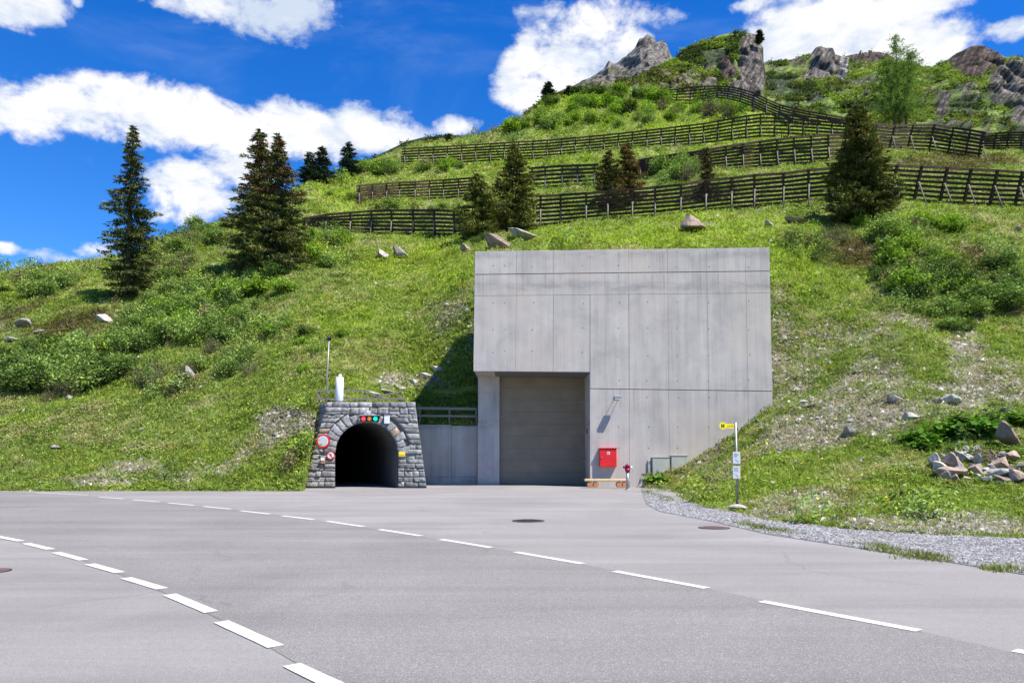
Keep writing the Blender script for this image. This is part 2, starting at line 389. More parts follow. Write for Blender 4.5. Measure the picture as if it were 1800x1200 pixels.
# ------------------------------------------------------------------ terrain height function
COLS = {
 -1200:(0,[(30,865),(40,760),(60,600),(90,480),(120,450),(320,560)]),
 -500:(0,[(31,865),(38,790),(48,690),(62,610),(78,540),(98,490),(120,480),(320,600)]),
 0:(0,[(33.5,862),(40,775),(50,672),(60,602),(75,530),(90,481),(100,477),(130,505),(320,640)]),
 200:(0,[(33.5,864),(40,768),(50,655),(60,582),(72,518),(85,472),(98,452),(110,452),(140,490),(320,640)]),
 400:(0,[(33.5,865),(40,752),(50,635),(60,555),(72,482),(85,437),(100,404),(120,384),(140,395),(320,600)]),
 530:(0,[(33.5,862),(38.3,716),(48,612),(58,530),(70,465),(85,427),(100,402),(120,358),(140,326),(155,322),(180,345),(320,520)]),
 630:(0,[(38.3,712),(48,600),(60,512),(75,452),(90,422),(105,403),(125,372),(140,352),(155,322),(170,300),(185,288),(200,288),(320,450)]),
 735:(0,[(38.3,735),(41.3,736),(44.5,668),(49,600),(60,510),(75,457),(90,427),(105,407),(125,378),(140,352),(155,320),(170,288),(195,254),(215,252),(320,420)]),
 835:(0,[(39,745),(41.3,740),(43.5,668),(46.5,575),(50,500),(54,452),(65,434),(78,422),(92,410),(125,362),(150,325),(175,282),(200,248),(220,240),(235,242),(320,400)]),
 950:(0,[(38.6,745),(41.3,742),(45,660),(50,540),(56,455),(63,428),(78,412),(92,397),(120,335),(150,296),(168,272),(195,240),(225,205),(245,186),(260,185),(320,300)]),
 1100:(0,[(38.6,800),(41,742),(45,660),(50,540),(55,455),(61,423),(72,402),(85,383),(105,322),(130,287),(160,260),(190,222),(220,182),(240,160),(252,158),(320,260)]),
 1136:(0,[(36.8,857),(37.8,848),(41,760),(45,660),(50,540),(55,455),(61,422),(72,400),(84,380),(104,318),(130,285),(158,258),(190,215),(220,175),(240,156),(252,156),(320,260)]),
 1207:(0,[(25,884),(37.8,822),(42,720),(46,610),(51,500),(56,425),(62,405),(70,390),(82,374),(102,305),(130,275),(154,250),(185,212),(210,185),(225,172),(240,174),(320,260)]),
 1280:(0,[(20.8,906),(30,842),(37.8,776),(42,680),(46,590),(51,490),(56,425),(62,402),(69,386),(80,368),(100,298),(126,270),(150,246),(180,210),(200,188),(214,176),(228,180),(320,280)]),
 1358:(0,[(17.8,919),(25,845),(31,775),(37.8,715),(45,590),(52,480),(57,437),(64,402),(70,382),(78,360),(100,292),(120,265),(145,240),(170,215),(195,198),(210,200),(320,330)]),
 1480:(0,[(16.0,929),(22,868),(28,788),(33,720),(38,665),(45,580),(55,480),(66,392),(75,354),(100,286),(115,262),(135,238),(155,222),(170,216),(185,222),(320,360)]),
 1600:(0,[(15.2,936),(20,884),(25,806),(30,728),(38,628),(45,552),(55,458),(66,382),(72,360),(90,296),(112,264),(130,248),(160,240),(180,240),(320,340)]),
 1700:(0,[(14.8,941),(19.5,888),(23,845),(24.5,800),(30,720),(34,690),(40,615),(48,540),(60,430),(68,378),(73,362),(90,296),(112,268),(140,262),(170,256),(190,256),(320,340)]),
 1800:(0,[(14.3,945),(19,892),(23,842),(24.5,795),(31,705),(38,628),(45,560),(58,450),(68,382),(73,362),(90,298),(112,272),(140,266),(180,262),(200,262),(320,340)]),
 2300:(0,[(12.0,972),(18,900),(24,820),(31,730),(45,580),(68,395),(90,300),(140,250),(200,230),(320,300)]),
 3200:(0,[(11,985),(18,900),(24,820),(31,730),(45,580),(68,400),(90,310),(140,260),(200,240),(320,300)]),
}
YB = [(-1200,30),(-500,31),(0,33.45),(400,33.4),(532,33.5),(540,34.6),(556,38.25),(728,38.25),(736,41.25),(842,41.25),(846,41.3),(1130,41.3),(1133,39.6),(1136,36.8),
      (1160,29.5),(1185,25.0),(1230,22.2),(1290,20.4),(1340,18.3),(1380,17.9),(1480,16.2),(1600,15.15),(1800,14.3),(2300,12.0),(3200,11)]
LPX = np.arange(-1200, 3201, 8.0); LY = np.concatenate([np.arange(10, 80, 0.5), np.arange(80, 321, 1.5)])
cx = np.array(sorted(COLS)); tab = []
for c in cx:
    pts = COLS[c][1]; yy = np.array([q[0] for q in pts]); zz = np.array([zat(q[1], q[0]) for q in pts])
    sl = (zz[1] - zz[0]) / (yy[1] - yy[0])
    z = np.interp(LY, yy, zz); z = np.where(LY < yy[0], zz[0] + (LY - yy[0]) * sl, z)
    tab.append(z)
tab = np.array(tab)
ZT = np.array([np.interp(LPX, cx, tab[:, j]) for j in range(len(LY))]).T
def gsm(a, sig, axis):
    r = int(sig * 3) + 1; k = np.exp(-0.5 * (np.arange(-r, r + 1) / sig) ** 2); k /= k.sum()
    p = [(0, 0), (0, 0)]; p[axis] = (r, r); b = np.pad(a, p, mode='edge')
    return np.apply_along_axis(lambda v: np.convolve(v, k, 'valid'), axis, b)
ZT = gsm(ZT, 1.6, 0); ZT = gsm(ZT, 2.0, 1)
BX0, BX1 = -1.78, 13.0
ybx = np.array([q[0] for q in YB], float); yby = np.array([q[1] for q in YB], float)
def tz(X, Y):
    X = np.asarray(X, float); Y = np.asarray(Y, float)
    c = 900 + F * X / Y
    i = np.clip((c - LPX[0]) / 8.0, 0, len(LPX) - 1.001); i0 = i.astype(int); fi = i - i0
    j = np.interp(Y, LY, np.arange(len(LY))); j = np.clip(j, 0, len(LY) - 1.001); j0 = j.astype(int); fj = j - j0
    z = (ZT[i0, j0] * (1 - fi) + ZT[i0 + 1, j0] * fi) * (1 - fj) + (ZT[i0, j0 + 1] * (1 - fi) + ZT[i0 + 1, j0 + 1] * fi) * fj
    yb = np.interp(c, ybx, yby); e = np.clip((Y - yb) / 8.0, 0, 1)
    far = np.clip((Y - 45) / 60, 0, 1.6)
    nz = (fbm(X / 7, Y / 7, 3) - 0.5) * (0.9 + far * 1.3) + (fbm(X / 1.9, Y / 1.9, 5) - 0.5) * (0.38 + 0.3 * far) + (fbm(X / 24, Y / 24, 8) - 0.5) * 2.6 * far
    z = z + nz * e
    nearwall = (Y < 43.2) & (c > 728) & (X < BX0) & (Y > 40)
    z = np.where(nearwall, np.minimum(z, 3.30 + np.clip(Y - 41.2, 0, 9) * 0.9), z)
    return z
gpx = np.concatenate([np.arange(-1200, -40, 30), np.arange(-40, 1840, 4), np.arange(1840, 3200, 30)]).astype(float)
s = np.linspace(0, 1, 430) ** 1.75
yb = np.interp(gpx, ybx, yby)
GY = yb[:, None] + (305 - yb[:, None]) * s[None, :]
GX = (gpx[:, None] - 900) / F * GY
GZ = tz(GX, GY)
GZ[:, 0] = np.where((gpx < 536) | (gpx > 1134), -0.05, np.where(gpx < 732, GZ[:, 0] - 0.8, np.where(gpx < 842, 0.5, GZ[:, 0] - 2)))
PX, PY = proj(GX, GY, GZ)

# ------------------------------------------------------------------ ground cover colour (what grows or lies there)
def ell(px, py, cx_, cy_, rx, ry): return np.clip(1.25 - ((px - cx_) / rx) ** 2 - ((py - cy_) / ry) ** 2, 0, 1)
SCREE = [(1500,680,190,140,.62),(1420,760,110,80,.60),(1560,730,110,60,.8),(1700,640,50,90,.7),(1650,920,260,30,.75),(1400,890,120,40,.45),(1370,620,40,120,.6),
         (290,830,200,36,.55),(505,740,70,34,.85),(800,590,50,90,.5),(720,670,90,22,.7),(1680,700,160,50,.65),(1600,560,60,30,.5),(1760,650,90,60,.5),
         (170,845,90,14,.7),(430,790,110,60,.4),(1260,820,70,50,.5),(40,575,60,25,.4),(680,445,60,20,.3),(1240,400,60,20,.35),(560,290,20,10,.3)]
HEATH = [(1480,440,110,45,.75),(1420,470,70,40,.5),(1680,460,110,40,.6),(1680,283,140,22,.9),(90,560,150,40,.7),(100,600,90,20,.6),(330,420,60,40,.3),(1060,170,90,25,.5),(690,455,110,18,.5),(1620,405,80,20,.5),
         (1740,250,60,20,.4),(1290,420,120,14,.3),(480,520,60,25,.3)]
LUSH = [(1150,415,260,28,1),(1240,390,200,22,.8),(740,470,130,60,.8),(1330,230,300,30,.9),(640,345,120,60,.8),(1000,170,150,50,1),(570,420,70,40,.7),(900,300,200,50,.6),(1250,190,200,30,1),
        (1300,275,200,14,.8),(80,800,120,60,.3),(660,640,150,80,.35),(1200,375,260,16,.6),(1650,360,130,20,.5),(1380,470,60,60,.5),(600,560,90,60,.5)]
def cover(px, py, X, Y):
    n1 = fbm(X / 3.1, Y / 3.1, 31); n2 = fbm(X / 0.9, Y / 0.9, 33); n3 = fbm(X / 9, Y / 9, 35)
    sc = 0.05; he = 0.0; lu = 0.0
    for a in SCREE: sc = np.maximum(sc, ell(px, py, *a[:4]) * a[4])
    for a in HEATH: he = np.maximum(he, ell(px, py, *a[:4]) * a[4])
    for a in LUSH: lu = np.maximum(lu, ell(px, py, *a[:4]) * a[4])
    sc = sstep(0.42, 0.74, sc * 0.46 + n1 * 0.34 + n2 * 0.34 - 0.03)
    he = sstep(0.46, 0.74, he * 0.42 + n3 * 0.30 + n1 * 0.42 - 0.04)
    lu = np.clip(lu * 0.9 + (n3 - 0.5) * 1.2, 0, 1)
    dry = sstep(0.48, 0.68, n1 * 0.6 + n2 * 0.4) * 0.8
    return sc, he, lu, dry
C = lambda *a: np.array(a, float)
def covercol(px, py, X, Y, r):
    sc, he, lu, dry = cover(px, py, X, Y)
    c = C(.205, .260, .055)[None] * np.ones((len(px), 1))
    def mx(c, k, col): return c * (1 - k[:, None]) + col[None] * k[:, None]
    c = mx(c, lu, C(.285, .365, .040)); c = mx(c, np.clip(dry * .95 * (1 - lu * .6), 0, 1), C(.36, .33, .16))
    c = mx(c, he, C(.115, .095, .035)); c = mx(c, np.clip(sc - r * 0.35, 0, 1), C(.29, .265, .20))
    return c, sc, he, lu
flat = lambda a: a.ravel()
tcol, sc_, he_, lu_ = covercol(flat(PX), flat(PY), flat(GX), flat(GY), np.zeros(GX.size))
ni, nj = GX.shape
idx = np.arange(ni * nj).reshape(ni, nj)
faces = np.stack([idx[:-1, :-1].ravel(), idx[1:, :-1].ravel(), idx[1:, 1:].ravel(), idx[:-1, 1:].ravel()], 1)
fz = GZ.ravel()[faces]; fX = GX.ravel()[faces]; fY = GY.ravel()[faces]
bad = ((fz.max(1) - fz.min(1)) > 2.2) & (fX.min(1) > -1.95) & (fX.max(1) < 13.6) & (fY.min(1) < 42.5) & (fY.max(1) > 36.5)
faces = faces[~bad]
me = np_mesh('hillside', np.stack([flat(GX), flat(GY), flat(GZ)], 1), faces, tcol * 0.80, smooth=True)
hill = tag(obj('hillside', me, M['soil']), 'steep green alpine hillside rising behind the road', 'hillside', kind='structure')

def hit(px, py):
    Ys = np.arange(11, 300, 0.2); r = ray(px, py)
    X = r.x / r.y * Ys; Z = H + r.z / r.y * Ys
    ybv = np.interp(900 + F * X / Ys, ybx, yby)
    ok = (tz(X, Ys) >= Z) & (Ys >= ybv)
    if not ok.any(): return None
    i = int(np.argmax(ok)); return Vector((X[i], Ys[i], Z[i]))
def ground_pt(X, Y): return Vector((X, Y, float(tz(np.array([X]), np.array([Y]))[0])))

# ------------------------------------------------------------------ ground sheet, asphalt, road, gravel
def sheet(name, pts, z, mat, label, cat, parent=None):
    mb = MB(); mb.poly([(p[0], p[1], z) for p in pts]); o = mb.build(name, mat, parent)
    if parent is None: tag(o, label, cat, kind='structure')
    return o
mb = MB(); mb.poly([(-3000, -3000, -0.12), (3000, -3000, -0.12), (3000, 3000, -0.12), (-3000, 3000, -0.12)])
tag(mb.build('ground', simple('meadow_ground', (0.10, 0.14, 0.04), 0.95, 0, 0.3, 0.5)), 'plain meadow ground reaching to the horizon', 'ground', kind='structure')
sheet('asphalt_apron', [(-70, -25), (60, -25), (60, 4), (28, 8), (14, 46), (-12, 46), (-70, 44)], 0.0, M['apron'], 'pale grey asphalt forecourt between the road and the tunnel mouths', 'asphalt')
LN = [(0,946),(67,960.5),(122,977.5),(184,999),(252,1025.5),(334,1061.5),(436,1115.5),(560,1188)]
UP = [(0,863.5),(60,865),(155,870),(280,881.5),(406,894),(551,912),(700,935.5),(863,962),(1024,991),(1243,1034),(1616,1109),(1800,1150)]
lnp = [gnd(*q) for q in LN]; upp = [gnd(*q) for q in UP]
def resamp(P, n):
    P = [Vector(p) for p in P]; L = [0]
    for i in range(1, len(P)): L.append(L[-1] + (P[i] - P[i-1]).length)
    return [Vector([float(np.interp(L[-1] * k / n, L, [q[c_] for q in P])) for c_ in range(3)]) for k in range(n + 1)]
lo = [lnp[0] + Vector((-46, 12, 0)), lnp[0] + Vector((-20, 9.5, 0)), lnp[0] + Vector((-8, 5.6, 0))] + lnp + [lnp[-1] + Vector((7, -10, 0)), lnp[-1] + Vector((14, -24, 0))]
up_ = [upp[0] + Vector((-50, -2, 0)), upp[0] + Vector((-20, .3, 0))] + upp + [upp[-1] + Vector((4, -8, 0)), upp[-1] + Vector((11, -24, 0))]
la, lb = resamp(lo, 80), resamp(up_, 80); mb = MB()
for i in range(80): mb.poly([(q.x, q.y, 0.004) for q in (la[i], la[i+1], lb[i+1], lb[i])])
road = tag(mb.build('road', M['road']), 'grey asphalt road curving across the foreground', 'road', kind='structure')
DL = [((-40,936),(37,951)),((45,955),(89,965.5)),((98,971),(147,984.5)),((157,991.5),(211,1006.5)),((221,1016),(285,1035)),((298,1045.2),(371,1076)),((388,1093),(485,1137)),((513,1169),(640,1230)),((690,1262),(860,1345))]
DU = [((-60,861.5),(52,864.3)),((62,865.5),(155,870)),((174,873.3),(218,876.8)),((234,878.5),(280,882)),((296,883.8),(341,888)),((358,890),(406,894.7)),((423,897.5),(474,903.5)),((496,906.5),(551,913)),((575,916),(639,925.5)),
      ((667,930.5),(740,942)),((775,948),(863,962.5)),((907,970.5),(1024,991)),((1080,1004),(1243,1034)),((1338,1057),(1616,1109)),((1783,1143.5),(2150,1213))]
for L, wd in ((DL, 0.145), (DU, 0.135)):
    for a, b in L:
        A = gnd(*a); B = gnd(*b); d = (B - A).normalized(); nrm = Vector((-d.y, d.x, 0)) * wd / 2
        mb = MB(); npts = 5
        top = [(A.lerp(B, t / npts) + nrm * (1 + random.uniform(-.05, .05))) for t in range(npts + 1)]; bot = [(A.lerp(B, t / npts) - nrm * (1 + random.uniform(-.05, .05))) for t in range(npts + 1)]
        for q in top + bot: q.z = 0.009
        mb.poly(top + bot[::-1]); mb.build('lane_dash', M['paint'], road)
# gravel strip on the right
ge = [(1127,858),(1131,872),(1136,886),(1160,899),(1215,909),(1260,918),(1350,939),(1500,962),(1650,985),(1800,1010),(2200,1075)]
gp = [gnd(*q) for q in ge]
inner = [Vector((X, Y + 2.0, 0)) for X, Y in [((q - 900) / F * np.interp(q, ybx, yby), np.interp(q, ybx, yby)) for q in (2300, 1800, 1600, 1480, 1380, 1290, 1185, 1138)]]
sheet('gravel_strip', [(p.x, p.y) for p in gp] + [(p.x, p.y) for p in inner], 0.008, M['gravel'], 'grey gravel strip between the asphalt and the grassy bank', 'gravel strip')

# ------------------------------------------------------------------ scatter engine
def cells(px0=-300, px1=2050, w_occl=0.02):
    dpy = np.maximum(PY[:-1, :-1] - PY[:-1, 1:], 0)
    wdt = np.maximum(PX[1:, :-1] - PX[:-1, :-1], 0.01)
    w_ = dpy * wdt + w_occl
    pc = PX[:-1, :-1]; w_[(pc < px0) | (pc > px1)] = 0
    jump = np.abs(GZ[:-1, 1:] - GZ[:-1, :-1]) > 4 * np.maximum(GY[:-1, 1:] - GY[:-1, :-1], 0.2); w_[jump] = 0
    jx = np.abs(GZ[1:, :-1] - GZ[:-1, :-1]) > 1.5; w_[jx] = 0
    return w_
WC = cells()
def sample(n, wmod=None):
    w_ = WC if wmod is None else WC * wmod
    cdf = np.cumsum(w_.ravel()); k = np.searchsorted(cdf, rng.random(n) * cdf[-1]); i, j = np.divmod(k, WC.shape[1])
    a = rng.random(n); b = rng.random(n)
    def bi(G): return (G[i, j] * (1 - a) + G[i + 1, j] * a) * (1 - b) + (G[i, j + 1] * (1 - a) + G[i + 1, j + 1] * a) * b
    X, Y = bi(GX), bi(GY); Z = tz(X, Y); q = proj(X, Y, Z)
    return X, Y, Z, q[0], q[1]
def blades(P, size, tint, K, spread=0.5, lean=0.5, width=0.16):
    N = len(P); a = rng.random((N, K)) * 6.283; r = np.sqrt(rng.random((N, K))) * spread * size[:, None]
    b = np.repeat(P[:, None, :], K, 1); b[:, :, 0] += np.cos(a) * r; b[:, :, 1] += np.sin(a) * r; b[:, :, 2] -= 0.03
    a2 = rng.random((N, K)) * 6.283; w_ = size[:, None] * width * (0.6 + 0.8 * rng.random((N, K)))
    px_, py_ = -np.sin(a2) * w_ / 2, np.cos(a2) * w_ / 2
    le = size[:, None] * lean * rng.random((N, K)); a3 = rng.random((N, K)) * 6.283
    tip = b.copy(); tip[:, :, 0] += np.cos(a3) * le; tip[:, :, 1] += np.sin(a3) * le; tip[:, :, 2] += size[:, None] * (0.5 + 0.6 * rng.random((N, K)))
    v1 = b.copy(); v1[:, :, 0] += px_; v1[:, :, 1] += py_
    v2 = b.copy(); v2[:, :, 0] -= px_; v2[:, :, 1] -= py_
    V = np.stack([v1, v2, tip], 2).reshape(-1, 3)
    T = np.repeat(tint * (1), K, 0) * (0.8 + 0.4 * rng.random((N * K, 1))); T = np.repeat(T, 3, 0)
    return V, np.arange(len(V)).reshape(-1, 3), T
def quads(Cn, size, tint, flat_=0.5, aspect=0.6):
    """small leaves: centre, size, tint; flat_ 1 = lying level"""
    N = len(Cn); nrm = rng.normal(size=(N, 3)); nrm[:, 2] = np.abs(nrm[:, 2]) + flat_ * 3; nrm /= np.linalg.norm(nrm, axis=1)[:, None]
    u = np.cross(nrm, rng.normal(size=(N, 3))); u /= np.linalg.norm(u, axis=1)[:, None]; v = np.cross(nrm, u)
    s_ = size[:, None] / 2
    V = np.stack([Cn - u * s_, Cn + v * s_ * aspect, Cn + u * s_, Cn - v * s_ * aspect], 1).reshape(-1, 3)
    return V, np.arange(len(V)).reshape(-1, 4), np.repeat(tint, 4, 0)

# grass tufts
n = 185000
X, Y, Z, qx, qy = sample(n)
r = rng.random(n); col, sc, he, lu = covercol(qx, qy, X, Y, r)
keep = rng.random(n) > sc * 0.72
X, Y, Z, col, he, lu, r2 = X[keep], Y[keep], Z[keep], col[keep], he[keep], lu[keep], rng.random(keep.sum())
size = (0.05 + 0.0026 * Y) * (0.5 + 0.9 * r2) * (1 + 0.2 * lu)
V, Fc, T = blades(np.stack([X, Y, Z], 1), size, col * (0.75 + 0.65 * rng.random((len(X), 1))), 6, 1.6, 1.1, 0.42)
tag(obj('grass', np_mesh('grass', V, Fc, T), M['grass']), 'short alpine grass growing all over the hillside', 'grass', kind='stuff')
# broad leaved herbs
n = 50000
X, Y, Z, qx, qy = sample(n); r = rng.random(n); col, sc, he, lu = covercol(qx, qy, X, Y, r)
cl = fbm(X / 1.3, Y / 1.3, 77); keep = (cl > 0.50) & (rng.random(n) > sc * 0.6)
X, Y, Z, col = X[keep], Y[keep], Z[keep], col[keep]; K = 7; N = len(X)
sz = (0.02 + 0.0036 * Y)
P = np.repeat(np.stack([X, Y, Z], 1), K, 0); P[:, 0] += rng.normal(size=N * K) * np.repeat(sz, K) * 0.9; P[:, 1] += rng.normal(size=N * K) * np.repeat(sz, K) * 0.9
P[:, 2] = tz(P[:, 0], P[:, 1]) + rng.random(N * K) * np.repeat(sz, K) * 0.9
tt = np.repeat(col * C(.85, 1.0, .9), K, 0) * (0.6 + 0.7 * rng.random((N * K, 1)))
V, Fc, T = quads(P, np.repeat(sz, K) * (0.6 + 0.6 * rng.random(N * K)), tt, 0.6, 0.7)
tag(obj('herbs', np_mesh('herbs', V, Fc, T), M['leaf']), 'low broad leaved herbs growing between the grass of the slope', 'ground cover', kind='stuff')
# leafy mounds
n = 18000
X, Y, Z, qx, qy = sample(n); r = rng.random(n); col, sc, he, lu = covercol(qx, qy, X, Y, r)
cl = fbm(X / 4.5, Y / 4.5, 177); keep = (cl + .25 * rng.random(n) > 0.55) & (rng.random(n) > sc * 0.9); X, Y, Z, col, he = X[keep], Y[keep], Z[keep], col[keep], he[keep]; N = len(X); K = 44
sz = (0.06 + 0.0062 * Y) * (.5 + .9 * rng.random(N) ** 1.5); a_ = rng.random((N, K)) * 6.283; q_ = np.sqrt(rng.random((N, K)))
P = np.stack([X[:, None] + np.cos(a_) * q_ * sz[:, None], Y[:, None] + np.sin(a_) * q_ * sz[:, None], Z[:, None] + sz[:, None] * (.72 * np.sqrt(np.maximum(0, 1 - q_ ** 2)) * (.55 + .45 * rng.random((N, K))))], 2).reshape(-1, 3)
hue = rng.random(N)[:, None]; mcol = np.where(hue < .35, col * C(.55, .62, .7), np.where(hue < .6, col * C(.85, 1.05, .9), np.where(hue < .8, col * C(1.1, 1.15, .8), col * C(.95, .78, .75))))
V, Fc, T = quads(P, np.repeat(sz, K) * .27 * (.6 + .8 * rng.random(N * K)), np.repeat(mcol, K, 0) * (.7 + .6 * rng.random((N * K, 1))), .35, .6)
tag(obj('undergrowth', np_mesh('undergrowth', V, Fc, T), M['leaf']), 'leafy mounds of alpine undergrowth scattered over the hillside', 'undergrowth', kind='stuff')
# scrub mounds: larger, in the bushy parts of the slope
SCR = [(110,640,170,60,1),(330,560,150,75,1),(250,480,130,30,.9),(80,500,110,30,.8),(450,500,90,35,.9),(340,430,100,40,.9),(570,450,70,40,.8),(230,690,200,45,.55),(520,620,90,80,.4),(1000,185,190,50,1),(1240,200,150,22,1),(880,235,130,25,1),(1050,330,150,12,.7),(1400,225,120,10,.6),(450,620,120,50,.6),
       (1620,500,110,70,1),(1740,500,80,80,1),(1580,430,70,40,.8),(1440,440,90,40,.55),(1680,400,120,18,.6),(700,395,130,20,.8),(720,300,120,14,.7),(700,370,130,8,.6),(1300,272,200,10,.5),(1200,320,120,14,.6),(600,320,50,25,.8),(1690,250,120,10,.5),(1690,600,50,20,.6),(1760,770,60,30,.3)]
n = 12500
X, Y, Z, qx, qy = sample(n); mk = np.zeros(n)
for a_ in SCR: mk = np.maximum(mk, ell(qx, qy, *a_[:4]) * a_[4])
cl = fbm(X / 3.5, Y / 3.5, 277); keep = rng.random(n) < sstep(.30, .75, mk * .6 + (cl - .5) * 1.6) * (.9 - .45 * (Y > 100)); r = rng.random(n); col, sc, he, lu = covercol(qx, qy, X, Y, r)
X, Y, Z, col = X[keep], Y[keep], Z[keep], col[keep]; N = len(X); K = 130; sz = (0.30 + 0.0100 * Y) * (.5 + .8 * rng.random(N))
a_ = rng.random((N, K)) * 6.283; q_ = np.sqrt(rng.random((N, K))); lob = .75 + .35 * np.sin(a_ * 3 + rng.random((N, 1)) * 6)
P = np.stack([X[:, None] + np.cos(a_) * q_ * lob * sz[:, None], Y[:, None] + np.sin(a_) * q_ * lob * sz[:, None], Z[:, None] + sz[:, None] * 1.5 * np.sqrt(np.maximum(0, 1 - q_ ** 2)) * (.20 + .80 * rng.random((N, K)) ** .5)], 2).reshape(-1, 3)
hue = rng.random(N)[:, None]; mcol = np.where(hue < .30, C(.085, .135, .040)[None], np.where(hue < .65, C(.20, .29, .095)[None], np.where(hue < .85, C(.27, .37, .06)[None], C(.19, .17, .09)[None]))) * (.75 + .5 * rng.random((N, 1)))
V, Fc, T = quads(P, np.repeat(sz, K) * .21 * (.6 + .8 * rng.random(N * K)), np.repeat(mcol, K, 0) * (.65 + .7 * rng.random((N * K, 1))), .15, .5)
tag(obj('scrub', np_mesh('scrub', V, Fc, T), M['leaf']), 'knee-high willow and alder scrub covering the bushy parts of the slope', 'scrub', kind='stuff')
# stone chips and dry litter
n = 108000
X, Y, Z, qx, qy = sample(n); sc, he, lu, dry = cover(qx, qy, X, Y)
keep = rng.random(n) < np.clip(sc * 0.85 + 0.03, 0, 1); X, Y, Z = X[keep], Y[keep], Z[keep]; N = len(X)
sz = (0.035 + 0.0021 * Y) * (0.4 + rng.random(N) ** 3 * 2.2)
base = np.array([[-.5,-.4,-.2],[.5,-.35,-.2],[.4,.45,-.2],[-.45,.4,-.2],[-.2,-.1,.35],[.3,.1,.28]])
ang = rng.random(N) * 6.283; ca, sa = np.cos(ang), np.sin(ang); B = base[None] * (1 + 0.5 * (rng.random((N, 6, 3)) - .5)) * sz[:, None, None]
V = np.stack([B[..., 0] * ca[:, None] - B[..., 1] * sa[:, None], B[..., 0] * sa[:, None] + B[..., 1] * ca[:, None], B[..., 2]], 2) + np.stack([X, Y, Z + 0.02], 1)[:, None]
tf = np.array([[0,1,4],[1,5,4],[1,2,5],[2,3,5],[3,4,5],[3,0,4]])
Fc = (np.arange(N)[:, None, None] * 6 + tf[None]).reshape(-1, 3)
g_ = rng.random(N); tt = np.where((g_ < 0.45)[:, None], C(.29, .28, .26), np.where((g_ < 0.70)[:, None], C(.17, .165, .15), np.where((g_ < 0.93)[:, None], C(.27, .235, .16), C(.46, .44, .41)))) * (0.7 + 0.6 * rng.random((N, 1)))
tag(obj('stone_chips', np_mesh('stone_chips', V.reshape(-1, 3), Fc, np.repeat(tt, 6, 0)), M['rockt']), 'pale stone chips scattered over the bare patches of the slope', 'stone chips', kind='stuff')
n = 72000
X, Y, Z, qx, qy = sample(n); sc, he, lu, dry = cover(qx, qy, X, Y); keep = rng.random(n) < np.clip(sc * .6 + dry * .35 + .04, 0, 1); X, Y, Z = X[keep], Y[keep], Z[keep]; N = len(X)
V, Fc, T = blades(np.stack([X, Y, Z + .02], 1), (0.06 + 0.0024 * Y) * (.5 + .9 * rng.random(N)), C(.42, .37, .22) * (.55 + .8 * rng.random((N, 1))), 4, 1.2, 2.2, .22)
tag(obj('dry_straw', np_mesh('dry_straw', V, Fc, T), M['grass']), 'bleached dry straw lying between the grass of the slope', 'straw', kind='stuff')
# yellow flowers
n = 26000
X, Y, Z, qx, qy = sample(n); fl = fbm(X / 2.2, Y / 2.2, 91)
band = np.clip(1 - np.abs(qy - 800) / 70, 0, 1) * (qx < 540) + 0.5 * (qx > 1130) * (qy > 560) * (qx < 1560) * .5 + 0.12
keep = (rng.random(n) < band * 0.30) & (fl > 0.56) & (Y < 60); X, Y, Z = X[keep], Y[keep], Z[keep]; N = len(X)
V, Fc, T = quads(np.stack([X, Y, Z + 0.16 + 0.10 * rng.random(N)], 1), 0.06 + 0.06 * rng.random(N), np.ones((N, 3)), 0.8, 1.0)
tag(obj('yellow_flowers', np_mesh('yellow_flowers', V, Fc), M['flower']), 'small yellow wild flowers dotted through the grass near the road', 'flowers', kind='stuff')
# pebbles on the gravel strip
N = 26000; t = rng.random(N); qx = 1128 + 720 * t ** 0.8
ey = np.interp(qx, [q[0] for q in ge], [q[1] for q in ge]); Ylo = np.array([gnd(a, b).y for a, b in zip(qx, ey)]); Yhi = np.interp(qx, ybx, yby) + 0.3
Yp = Ylo + (Yhi - Ylo) * rng.random(N); Xp = (qx - 900) / F * Yp * 1.0
keep = Yhi > Ylo; Xp, Yp = Xp[keep], Yp[keep]; N = len(Xp)
sz = 0.028 + 0.05 * rng.random(N) ** 2
B = base[None] * (1 + 0.5 * (rng.random((N, 6, 3)) - .5)) * sz[:, None, None]; ang = rng.random(N) * 6.283; ca, sa = np.cos(ang), np.sin(ang)
V = np.stack([B[..., 0] * ca[:, None] - B[..., 1] * sa[:, None], B[..., 0] * sa[:, None] + B[..., 1] * ca[:, None], B[..., 2]], 2) + np.stack([Xp, Yp, np.full(N, 0.015)], 1)[:, None]
Fc = (np.arange(N)[:, None, None] * 6 + tf[None]).reshape(-1, 3)
tt = (C(.25, .25, .255) * np.ones((N, 1))) * (0.45 + 1.0 * rng.random((N, 1)))
tag(obj('gravel', np_mesh('gravel', V.reshape(-1, 3), Fc, np.repeat(tt, 6, 0)), M['rockt']), 'loose grey gravel lying beside the asphalt', 'gravel', kind='stuff')
